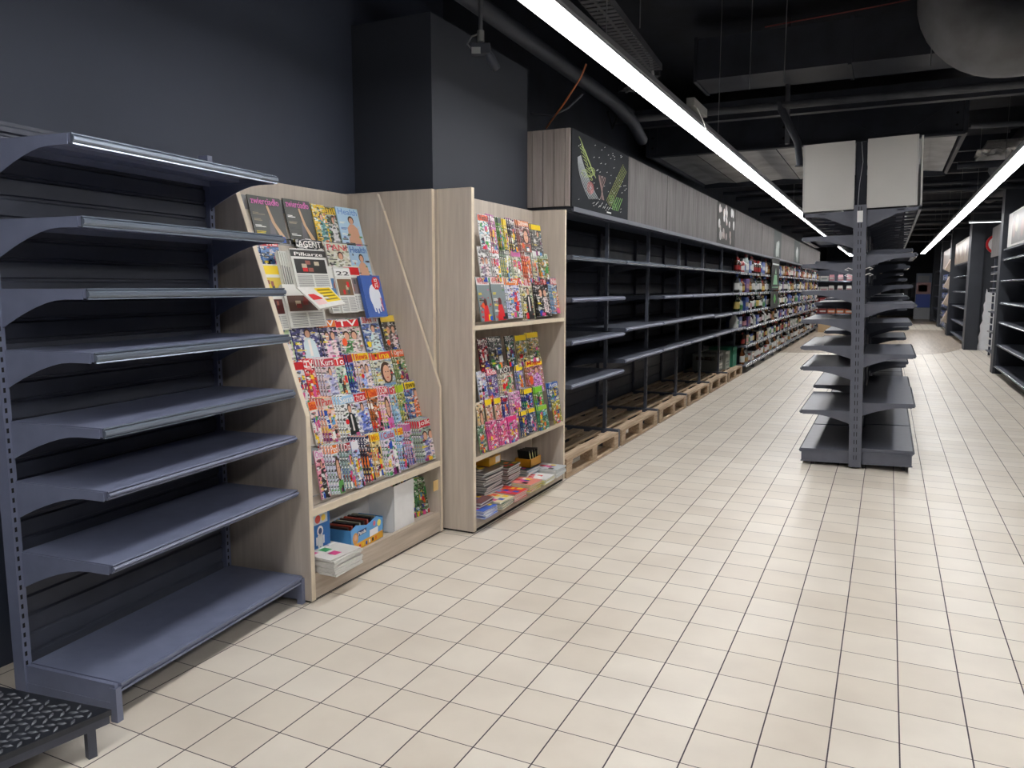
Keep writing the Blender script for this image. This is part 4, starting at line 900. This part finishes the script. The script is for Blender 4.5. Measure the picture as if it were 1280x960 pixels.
for z, menu in GZ.items():
    for i in range(8):
        kd, bo, la, ca = menu[min(len(menu)-1, i*len(menu)//8)]
        put(kd, CN[bo], CN[la], CN[ca], (-2.72+.28*i, 29.04, z+.002), f'{bo} {"multipack" if kd == "pack" else "bag"} with {la} label on cross unit shelf {round(z*100)//38+1} from the floor', 'packs on the cross shelving unit', math.radians(-90), 1.05)
BPK = MB().prism([(0, 0), (.9, 0), (.9, .16), (.5, .30), (0, .26)], 'x', 0, .7); o = BPK.build('pallet_load', flat((.72,.62,.48))); o.location = (-1.95, 26.2, .0); tag(o, 'low beige covered load standing on the floor at the far end of the aisle', 'pallet load')

# ================================================================== CENTRAL DOUBLE GONDOLA
LEAN = -.030
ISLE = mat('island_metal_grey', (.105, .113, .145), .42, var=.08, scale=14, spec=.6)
def mirror(o):
    o.data = o.data.copy(); o.data.transform(Matrix.Scale(-1, 4, (1, 0, 0))); o.data.flip_normals()
    for c in o.children: mirror(c)
RIGHT = {0: [.145, .51, .89, 1.275, 1.655], 1: [.145, .47, .80, 1.08, 1.42, 1.74], 2: [.145, .62, .98, 1.30, 1.62], 3: [.145, .47, .8, 1.15, 1.5, 1.8], 4: [.145, .5, .9, 1.3, 1.7], 5: [.145, .45, .85, 1.2, 1.6]}
LEFT = {0: [.125, .44, .79, .955, 1.165, 1.39, 1.60, 1.81], 1: [.125, .50, .90, 1.28, 1.66], 2: [.125, .5, .95, 1.3, 1.7], 3: [.125, .5, .9, 1.35, 1.7], 4: [.125, .5, .95, 1.3, 1.7], 5: [.125, .5, .9, 1.3, 1.7]}
GC = (-.170, 6.60); DW = .405; GB = 1.25
for k in range(6):
    y0 = GC[1]+k*GB
    U = empty('double_sided_shelving', (GC[0], y0, .014), 0, ('bare double-sided grey shelving bay with white header boards, nearest of the island' if k == 0 else f'bare double-sided grey shelving bay, {ORD[k]} bay of the island'), 'shelving unit', 'bays of the central double-sided shelving island')
    U.rotation_euler = (0, LEAN, 0)
    if k == 0:
        upright(U, .045, -.010, 0, 2.03, ISLE, wx=.09, wy=.04, pitch=.062, holes='yD', h=.034)
        lb = MB().box(-.02, .02, -.033, -.031, 1.90, 1.985).build('paper_label', WHITE, U)
        wm = MB().use(WHITE)   # small white hooks on the post
        for sx in (-1, 1):
            for zz in (1.50, 1.545): wm.tube([(sx*.045, -.025, zz), (sx*.075, -.04, zz+.012), (sx*.10, -.03, zz), (sx*.075, -.035, zz-.008)], .003, 5)
        wm.build('wire_hook', None, U)
    upright(U, .04, GB-.022, 0, 2.0, ISLE, wx=.08, wy=.03, pitch=.12, holes='x')
    slat_panel(U, .03, .012, GB-.03, .15, 1.98, METALD, .13)
    p = slat_panel(U, .032, .012, GB-.03, .15, 1.98, METALD, .13); mirror(p)
    for side, zs in ((1, RIGHT[k]), (-1, LEFT[k])):
        for z in zs:
            dd = DW if (z < .2 or side < 0) else DW-.012*(z-.2)
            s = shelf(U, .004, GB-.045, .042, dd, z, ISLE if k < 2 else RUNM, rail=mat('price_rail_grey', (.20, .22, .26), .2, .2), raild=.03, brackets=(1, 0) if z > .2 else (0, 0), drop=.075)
            if side < 0: mirror(s)
    # plinth
    b = MB(); b.box(-DW+.005, DW-.005, .0, GB-.008, .028, .115); 
    (b.box(-DW, DW, -.006, .0, .108, .118), b.box(-DW, DW, -.004, 0, .020, .03)) if k == 0 else None; b.build('base_plinth', ISLE, U)
    for x in (-.33, -.02, .05, .33): MB().box(x, x+.025, .02, .045, -.014 , .03).build('foot', SLOT, U)
    # open canopy with cross arms at the top
    for sx in (-1, 1):
        c = MB(); c.prism([(sx*.045, 1.99), (sx*(DW+.01), 1.99), (sx*(DW+.01), 1.97), (sx*.25, 1.95), (sx*.045, 1.86)], 'y', 0, .004); c.build('canopy_arm', ISLE, U)
        for q in (.31, .62, .93):
            c = MB(); c.prism([(sx*.045, 1.98), (sx*DW, 1.98), (sx*DW, 1.968), (sx*.2, 1.955), (sx*.045, 1.90)], 'y', GB*q, GB*q+.02); c.build('canopy_arm', ISLE, U)
        a, b_ = sorted((sx*(DW-.01), sx*(DW+.008))); MB().box(a, b_, 0, GB, 1.965, 2.0).build('canopy_rail', ISLE, U)
        a, b_ = sorted((sx*.25, sx*.30)); MB().box(a, b_, 0, GB, 1.975, 1.985).build('canopy_rail', ISLE, U)
        if k < 6:
            a, b_ = sorted((sx*(DW+.0), sx*(DW+.012))); MB().box(a, b_, .012, GB-.01, 2.0, 2.505).build('header_side', WHITEP, U)
    if k == 0:
        for a, b_ in ((-DW-.008, -.044), (.044, DW-.02)):
            h = MB().box(a, b_, -.006, .006, 2.003, 2.515).build('header_board', WHITEP, U)
            e = b_ if b_ > 0 else a
            MB().box(e-.012 if b_ > 0 else e, e if b_ > 0 else e+.012, -.009, -.006, 2.003, 2.515).build('edge_profile', mat('profile_grey', (.42,.42,.42), .4), h)
        MB().box(-.04, .04, .03, .05, 1.99, 2.505).build('dark_filler', BLACK, U)
        MB().tube([(.0, -.004, 2.50), (.012, -.004, 2.35), (-.01, -.004, 2.18), (-.018, -.004, 2.02)], .0018, 5).build('cable', LEDEND, U)

# ================================================================== CEILING SERVICES
# big steel frame across the aisle with bolted plates
t = empty('steel_frame', (0, 0, 0), 0, 'black bolted steel frame spanning the aisle in front of the pale ceiling membrane', 'steel frame')
ya, yb = 9.45, 12.6
mb = MB()
for y in (ya, ): mb.box(-2.72, .62, y, y+.015, 3.0, 3.42); mb.box(-2.72, .62, y-.06, y+.04, 2.975, 3.0); mb.box(-2.72, .62, y-.05, y+.03, 3.42, 3.45)
mb.build('front_beam', DUCT, t)
mb = MB(); mb.box(-2.74, -2.70, ya-.03, yb, 2.99, 3.44); mb.build('side_beam', DUCT, t)
mb = MB(); mb.box(.60, .64, ya-.03, yb, 2.99, 3.44); mb.build('side_beam', DUCT, t)
MB().box(-2.7, .62, yb, yb+.03, 2.96, 3.4).build('rear_beam', DUCT, t)
for x in (-2.66, -1.16, -1.06, .54):
    mb = MB(); mb.box(x-.04, x+.05, ya-.012, ya, 3.02, 3.40); mb.use(DUCT); mb.build('joint_plate', DUCT, t)
    for z in (3.08, 3.2, 3.32):
        MB().tube([(x, ya-.012, z), (x, ya-.026, z)], .014, 6).build('bolt', SLOT, t)
mb = MB().prism([(-.9, 3.42), (-.4, 3.42), (.1, 3.08), (.55, 3.42), (.55, 3.36), (.1, 3.05), (-.2, 3.05)], 'y', ya-.008, ya-.002); mb.build('gusset_plate', DUCT, t)
# pale membrane panels inside the frame
mb = MB()
nx = 7
for i in range(nx):
    x0 = -2.69+i*(3.28/nx); x1 = x0+3.28/nx-.01
    mb.add([(x0, ya+.03, 3.04), (x1, ya+.03, 3.04), (x1, yb, 3.02), (x0, yb, 3.02), ((x0+x1)/2, ya+.03, 3.055), ((x0+x1)/2, yb, 3.04)], [(0, 4, 5, 3), (4, 1, 2, 5)])
o = mb.build('ceiling_membrane', CEILP); tag(o, 'pale crinkled ceiling membrane behind the black steel frame, above the island header boards', 'ceiling panel')
# rectangular duct
o = MB(); o.box(-1.70, 2.9, 7.40, 7.95, 3.30, 3.66); 
for x in (-1.70, -.4, .9): o.box(x-.015, x+.015, 7.385, 7.965, 3.285, 3.675)
o = o.build('air_duct', DUCT); tag(o, 'black rectangular air duct running across the ceiling before the steel frame', 'air duct')
o = MB().box(-2.6, 1.3, 8.35, 8.45, 3.12, 3.30).build('ceiling_beam', DUCT); tag(o, 'thin dark cross beam between the rectangular duct and the steel frame', 'beam')
# round duct with elbow
def arc(c, r, a0, a1, n, f): return [f(c, r, math.radians(a0+(a1-a0)*i/n)) for i in range(n+1)]
ex = at_y(1143, 45, 6.62).x+.27; ez = at_y(1240, 98, 6.62).z+.27; pts = [(ex, 6.62, 3.89), (ex, 6.62, ez+.38)]+[(ex+.34-.34*math.cos(a), 6.62, ez+.34-.34*math.sin(a)) for a in [math.radians(10*q) for q in range(1, 10)]]+[(1.6, 6.62, ez), (3.1, 6.62, ez)]
o = MB().tube(pts, .27, 28).build('round_duct', mat('duct_wrap_grey', (.15, .155, .17), .55, var=.35, scale=4, bump=1), smooth=True); tag(o, 'fat grey insulated round duct with an elbow at the top right', 'round duct')
o = MB(); o.box(.80, 1.5, 4.6, 5.5, 3.55, 3.7); o.box(.82, 1.5, 5.6, 5.9, 3.5, 3.62); o = o.build('sheet_metal_box', DUCTG); tag(o, 'grey sheet metal box right of the round duct at the picture top', 'duct box')
# long pipes
def pipe(pts, r, label, m=None, name='pipe', cat='pipe'):
    return tag(MB().tube(pts, r, 10).build(name, m or DUCT, smooth=True), label, cat)
pipe([(-2.45, 7.34, 3.0), (.9, 7.44, 3.0), (3.1, 7.5, 3.02)], .032, 'long dark water pipe crossing the ceiling just in front of the steel frame', DUCTG)
a = at_y(973, 128, 7.38); b = at_y(997, 178, 7.42); c = at_y(1000, 205, 7.42)
pipe([a, b, c, c+Vector((.0, 0, -.02))], [.035, .03, .03, .045], 'short bent sprinkler pipe dropping beside the left white header board', DUCT, 'sprinkler_pipe')
pipe([at_y(983, 95, 7.9)+Vector((0, 0, .55)), at_y(984, 180, 7.9)], .022, 'thin upright pipe in front of the steel frame joint', DUCTG)
pipe([(-2.2, 3.4, 3.04), (-2.21, 5.0, 3.02), (-2.22, 6.6, 3.0), (-2.2, 7.1, 2.93), (-2.25, 7.6, 2.85)], .055, 'thick dark cable conduit along the ceiling beside the dark column', DUCT, 'conduit', 'conduit')
pipe([(-2.32, 3.6, 3.12), (-2.33, 7.5, 3.1)], .03, 'slim conduit running parallel to the thick one beside the column', DUCT, 'conduit', 'conduit')
pipe([at_y(770, 128, 7.0), at_y(775, 140, 7.0), at_y(765, 160, 7.1), at_y(760, 140, 6.8)], .012, 'thin looping black cable end hanging left of the light line', SLOT, 'cable', 'cable')
rp = [at_y(733, 80, 5.2), at_y(726, 97, 5.2), at_y(706, 128, 5.3), at_y(690, 150, 5.4), at_y(683, 160, 5.5)]
pipe(rp, .0065, 'dangling orange-red cable above the pine header end', mat('orange_cable', (.42, .12, .04), .5), 'cable', 'cable')
pipe([at_y(664, 142, 5.6), at_y(690, 145, 5.6), at_y(710, 135, 5.7), at_y(728, 118, 5.9)], .008, 'thin dark cable sagging across the orange one', DUCTG, 'cable', 'cable')
pipe([(-1.1, 7.38, 3.68), (-.2, 7.38, 3.72), (.2, 7.38, 3.75)], .006, 'thin dark red wire along the top of the rectangular duct', mat('dark_red_cable', (.18, .03, .03), .5), 'cable', 'cable')
# cable trays
def tray(p, q, wdt, label):
    p = Vector(p); q = Vector(q); d = (q-p); L = d.length; t = empty('cable_tray', p, math.atan2(d.y, d.x), label, 'cable tray')
    mb = MB(); mb.box(0, L, -wdt/2, -wdt/2+.004, 0, .05); mb.box(0, L, wdt/2-.004, wdt/2, 0, .05)
    n = int(L/.07)
    for i in range(n): mb.box(i*.07, i*.07+.045, -wdt/2, wdt/2, 0, .003)
    mb.box(0, L, -.01, .01, -.001, .003)
    mb.build('tray_body', DUCTG, t); return t
tray((-1.66, 4.2, 3.13), (-1.80, 6.3, 3.13), .17, 'perforated cable tray hanging beside the light line near the picture top')
tray((-1.80, 6.3, 3.10), (-2.15, 6.75, 3.10), .15, 'short cable tray piece turning left behind the light line')
pipe([(-1.65, 4.2, 3.2), (-1.66, 5.0, 3.19), (-1.78, 6.2, 3.2), (-1.8, 6.4, 3.05)], .012, 'grey cable lying in the perforated tray', LEDEND, 'cable', 'cable')
for x, y in ((-1.6, 5.3), (-1.9, 5.3), (-.9, 7.2), (.2, 7.2), (-1.2, 7.3)): pipe([(x, y, 3.15), (x, y, ZC)], .004, f'thin threaded rod hanging from the ceiling, {["left of the light line", "beyond the cable tray", "before the duct middle", "by the round duct", "before the duct end"][[(-1.6,5.3),(-1.9,5.3),(-.9,7.2),(.2,7.2),(-1.2,7.3)].index((x,y))]}', LEDEND, 'hanging_rod', 'rod')
# track camera by the column
cpt = at_y(601, 62, 4.0); t = empty('ceiling_projector', cpt, math.radians(25), 'small dark track device with a white label hanging before the column', 'projector')
MB().tube([(0, 0, .06), (0, 0, .34)], .012, 8).build('rod', DUCTG, t)
MB().tube([(0, 0, .04), (0, 0, .10)], .02, 8).build('joint', mat('joint_grey', (.2,.2,.2), .4), t)
b = MB().box(-.055, .055, -.03, .03, -.03, .03); b.build('body', DUCT, t, bevel=.006)
MB().box(-.05, -.0, -.0315, -.0305, -.03, .005).build('white_label', flat((.6,.62,.63)), t)
b = MB().lathe([(.022, 0), (.026, -.03), (.024, -.09), (.018, -.10)], 12); q = b.build('lamp_head', DUCT, t, smooth=True); q.rotation_euler = (.3, -.55, 0); q.location = (.04, 0, -.02)
MB().tube([(-.05, 0, .0), (-.075, 0, .03), (-.05, 0, .07), (0, 0, .09)], .005, 6).build('wire', LEDEND, t)
# small driver box on the light
t = MB().box(-.03, .03, -.22, .22, 0, .06).build('light_driver_box', mat('driver_grey', (.4, .4, .38), .5), None, bevel=.004); t.location = (-1.36, 6.0, LAMP_Z+.068); tag(t, 'small grey driver box sitting on the long light line', 'driver box')
pipe([(-1.37, 5.8, 2.78), (-1.34, 5.85, 2.74), (-1.31, 5.95, 2.66), (-1.33, 6.2, 2.63), (-1.38, 6.3, 2.68)], .004, 'thin white wire looping over the light line by the driver box', WHITE, 'wire', 'wire')
# ducts and pipes deeper in the hall
dl = [((-.9, 13.5, 3.3), (-.9, 30, 3.3), .11, 'left round duct running away over the aisle'), ((1.48, 9.0, 3.28), (1.48, 14.8, 3.28), .16, 'grey round duct running away above the right light line'),
      ((2.1, 8.0, 3.24), (2.1, 14.6, 3.24), .10, 'thin duct running away above the right shelving'), ((-.2, 13.5, 3.28), (-.2, 34, 3.28), .14, 'middle round duct running away above the island')]
for p, q, r, lb in dl: pipe([p, q], r, lb, DUCTG, 'round_duct', 'round duct')
for i, y in enumerate((11.6, 13.6, 14.8, 16.2, 17.8, 19.6, 21.5, 24, 27, 30)):
    z = 2.95+.03*(i % 3); x0 = (.7 if y < 12.7 else -2.6)
    pipe([(x0, y, z), (3.1, y+.05, z)], .03 if i % 2 else .045, f'dark cross pipe under the ceiling, {ORD[i]} behind the steel frame', DUCT)
    o = MB().box(x0, 3.1, y+.5, y+.62, 3.50, 3.72).build('ceiling_beam', DUCT if i % 3 else DUCTG); tag(o, f'dark cross beam under the ceiling, {ORD[i]} behind the steel frame', 'beam')
o = MB(); 
f0 = at_z(1226, 186, 3.05)
V = []; F = []
for i in range(9):
    for j in range(5): V.append((f0.x-.02+.05*i+R.uniform(-.01, .01), f0.y+.14*j+R.uniform(-.02, .02), 3.05+.012*math.sin(i*2.1+j)+R.uniform(-.008, .008)))
for i in range(8):
    for j in range(4): F.append((i*5+j, (i+1)*5+j, (i+1)*5+j+1, i*5+j+1))
o.add(V, F); o = o.build('foil_patch', FOIL); sm = o.modifiers.new('t', 'SOLIDIFY'); sm.thickness = .01; tag(o, 'crumpled shiny foil patch on the ceiling above the right light line', 'foil patch')
o = MB(); o.box(.95, 1.30, 10.9, 12.4, 3.10, 3.13); o = o.build('insulation_strip', FOIL); tag(o, 'flat foil-faced insulation strip beside the crumpled foil patch', 'insulation')
pipe([(.66, 9.4, 3.05), (3.1, 9.7, 3.03)], .03, 'pipe rising across the ceiling right of the steel frame', DUCTG)
pipe([(1.65, 18, 3.12), (2.4, 15.4, 3.34)], .09, 'slanting dark duct beside the nearest pillar', DUCTG, 'round_duct', 'round duct')

# ================================================================== RIGHT SIDE
def pillar(x0, x1, y0, y1, label_i):
    o = MB().box(x0, x1, y0, y1, 0, ZC).build(f'wall_pillar_{label_i}', WALLD); o['kind'] = 'structure'; return o
pillar(1.605, XE, 14.92, 15.25, 1); 
o = MB().box(1.64, XE, 14.90, 14.918, 0, .80).build('trim_1', BLACK); o['kind'] = 'structure'
pillar(1.60, 1.86, 20.30, 20.9, 2); pillar(1.86, XE, 20.36, 20.6, 3)
o = MB().box(1.592, 1.60, 20.29, 20.75, 0, .95).build('trim_2', DUCTG); o['kind'] = 'structure'
pillar(1.58, XE, 26.2, 26.7, 4); pillar(1.62, XE, 31.5, 32.2, 5); pillar(1.60, XE, 36.5, 37.2, 6)
# torn bare plaster
rag = [(1.80, .0), (2.6, 0), (2.6, 1.30), (2.10, 1.30), (1.99, 1.30), (1.97, 1.38), (1.95, 1.24), (1.955, 1.1), (1.925, 1.02), (1.94, .9), (1.915, .78), (1.93, .66), (1.885, .55), (1.90, .42), (1.87, .30), (1.885, .18), (1.86, .08)]
o = MB().prism(rag, 'y', 20.352, 20.36).build('wall_bare_plaster', PLASTER); o['kind'] = 'structure'
# shelf units on the right: local x outwards = world -X
def right_unit(xf, y_far, L, zs, label, back, header=None, D=.5, m=RUNM, top=2.0, hb=0):
    U = empty('shelving_unit', (xf, y_far, 0), math.pi, label, 'shelving unit', 'wall shelving along the right side')
    MB().box(-D-.02, -D, 0, L, 0, top).build('back_panel', back, U)
    n = max(1, round(L/1.25)); bw = L/n
    for i in range(n+1): MB().box(-D-.01, -D+.04, i*bw-.015, i*bw+.015, 0, top).build('upright', m, U)
    for z in zs:
        for i in range(n):
            shelf(U, i*bw+.01, (i+1)*bw-.01, -D, 0, z, m, rail=True, raild=.026, brackets=(1, 1), drop=.14)
    MB().box(-D, 0, 0, L, top, top+.02).build('top_panel', m, U)
    return U
right_unit(1.63, 14.86, 5.0, [.14, .495, .86, 1.175, 1.53, 1.865], 'bare dark shelving unit at the right picture edge below a picture header', METALD)
t = empty('picture_board', (1.66, 14.75, 2.04), math.pi, 'picture header board at the right edge with a dark food photograph', 'picture board')
MB().box(-.03, 0, 0, 4.8, 0, .52).build('board', WHITEP, t)
mb = MB(); rec(mb, .45, 4.7, .03, .5, .001, flat((.20,.17,.16)))
for q in range(14): ell(mb, .65+.28*q, .25+.08*math.sin(q*2), .15, .13, .0016+q*.0001, flat([(.42,.25,.2), (.55,.5,.42), (.3,.28,.25)][q % 3]))
mb.build('photograph', None, t)
# narrow open frame with hooks behind the pillar
t = empty('hook_rack', (1.93, 18.9, 0), math.pi, 'narrow open rack with rows of white hooks behind the nearest pillar', 'rack')
for y in (0, .9, 1.8): upright(t, 0, y, 0, 2.0, METALD, wx=.04, wy=.04, pitch=.08, holes='x')
for z in (.1, .5, .9, 1.3, 1.7): MB().box(-.4, .05, 0, 1.8, z, z+.02).build('shelf', METALD, t)
for y in (.1, .35, .6):
    for i in range(12): MB().box(.0, .06, y, y+.02, .22+.145*i, .235+.145*i).build('hook', WHITE, t)
MB().box(-.42, -.40, 0, 1.8, 0, 2.0).build('back_panel', METALD, t)
o = MB().box(1.86, 1.88, 16.9, 18.95, 2.02, 2.62).build('header_board', GREYW); tag(o, 'grey wooden header board half hidden behind the nearest dark pillar', 'header board')
c = at_y(1246, 305, 20.28); t = empty('round_sign', c, 0, 'round white sign with a red ring, half hidden on the dark wall', 'sign')
MB().tube([(0, .012, 0), (0, 0, 0)], .21, 32).build('disc', flat((.85,.86,.87)), t)
mb = MB().use(flat((.75,.10,.12))); n = 32
mb.add([(.21*math.cos(2*math.pi*k/n), -.001, .21*math.sin(2*math.pi*k/n)) for k in range(n)]+[(.16*math.cos(2*math.pi*k/n), -.001, .16*math.sin(2*math.pi*k/n)) for k in range(n)], [(k, (k+1) % n, (k+1) % n+n, k+n) for k in range(n)]); mb.build('red_ring', None, t)
right_unit(1.66, 25.9, 4.9, [.14, .5, .9, 1.3, 1.7], 'dark shelving unit with a red-brown back beyond the torn plaster wall', REDW, m=METALD)
o = MB().box(1.655, 1.675, 21.5, 25.8, 2.03, 2.62).build('picture_board', flat((.55,.50,.45))); tag(o, 'beige picture header board above the red-brown backed shelving', 'picture board')
mb = MB(); 
for q in range(9): ell(mb, 22.0+.45*q, 2.3+.1*math.sin(q*2.2), .2, .14, 0, flat([(.4,.3,.25), (.7,.66,.6), (.5,.4,.3)][q % 3]))
p = mb.build('photograph', None, o); p.data.transform(Matrix.Translation((1.652, 0, 0))); 
mb = MB().box(1.60, 1.64, 20.92, 25.9, 0, .95); o = mb.build('trim_3', BLACK); o['kind'] = 'structure' if False else 'structure'; o.location = (0, 0, 0); o.scale = (1, 1, 1)
bpy.data.objects.remove(o)
o = MB().box(1.58, 2.1, 25.93, 26.18, 0, .95).build('dark_cabinet', BLACK); tag(o, 'low black cabinet at the far end of the red-brown backed shelving', 'cabinet')
# zigzag wooden display on the far pillar
t = empty('wooden_display', (1.578, 26.22, 0), 0, 'zigzag display of four pale wooden triangles on the far dark pillar', 'display')
for i in range(4): MB().prism([(0, .35+.5*i), (0, .72+.5*i), (-.13, .42+.5*i)], 'y', 0, .45).build('triangle', OAKH, t)
U = right_unit(1.66, 31.3, 4.2, [.14, .45, .75, 1.05, 1.35, 1.65], 'far shelving unit full of blue and white packs on the right', METALD, m=METALD)
for z in (.14, .45, .75, 1.05, 1.35, 1.65):
    for i in range(11):
        nm = ['blue', 'white', 'clear', 'blue', 'black'][(i*3+int(z*10)) % 5]
        put('pack', CN[nm], CN['white' if nm != 'white' else 'blue'], CN['blue'], (1.68, 31.15-.37*i, z+.002), f'{nm} pack on the far right shelving, shelf {int(z/.3)+1} from the floor', 'blue and white packs on the far right shelving', math.pi, 1.05)
o = MB().box(1.655, 1.675, 27.3, 31.2, 2.03, 2.62).build('picture_board', flat((.62,.58,.56))); tag(o, 'pale picture header board above the far blue and white packs', 'picture board')
right_unit(1.66, 36.2, 3.6, [.14, .6, 1.05, 1.5], 'farthest right shelving unit with dark shelves beyond the blue packs', METALD, m=METALD)
# far poster stand
t = empty('poster_stand', (1.05, 38.5, 0), 0, 'far poster stand with a pink and blue picture before the dark end wall', 'poster stand')
MB().box(-.03, .62, 0, .4, 0, .5).build('base', flat((.75,.76,.78)), t)
mb = MB(); mb.box(0, .6, 0, .35, .5, 2.0); mb.build('body', flat((.5,.55,.65)), t)
mb = MB(); 
for (a, b, c_, d, col) in ((.02, .58, .52, 1.1, (.22,.35,.75)), (.02, .58, 1.1, 1.6, (.80,.62,.62)), (.1, .45, 1.2, 1.5, (.88,.45,.42)), (.05, .5, 1.62, 1.9, (.6,.62,.66))):
    mb.use(flat(col)); mb.add([(a, -.002, c_), (b, -.002, c_), (b, -.002, d), (a, -.002, d)], [(0, 1, 2, 3)])
mb.build('poster', None, t)
o = MB().box(-1.2, -.35, 41.8, 42.0, 0, 2.1).build('display_panel', OAKE); tag(o, 'pale wooden panel at the far end wall seen past the island', 'panel')
for i in range(3): o = MB().box(.3+.35*i, .5+.35*i, 42.90, 42.98, .9, 1.6); tag(o.build('wall_poster', flat((.25,.26,.3))), f'dim poster on the far end wall, {["left", "middle", "right"][i]} of three', 'poster')
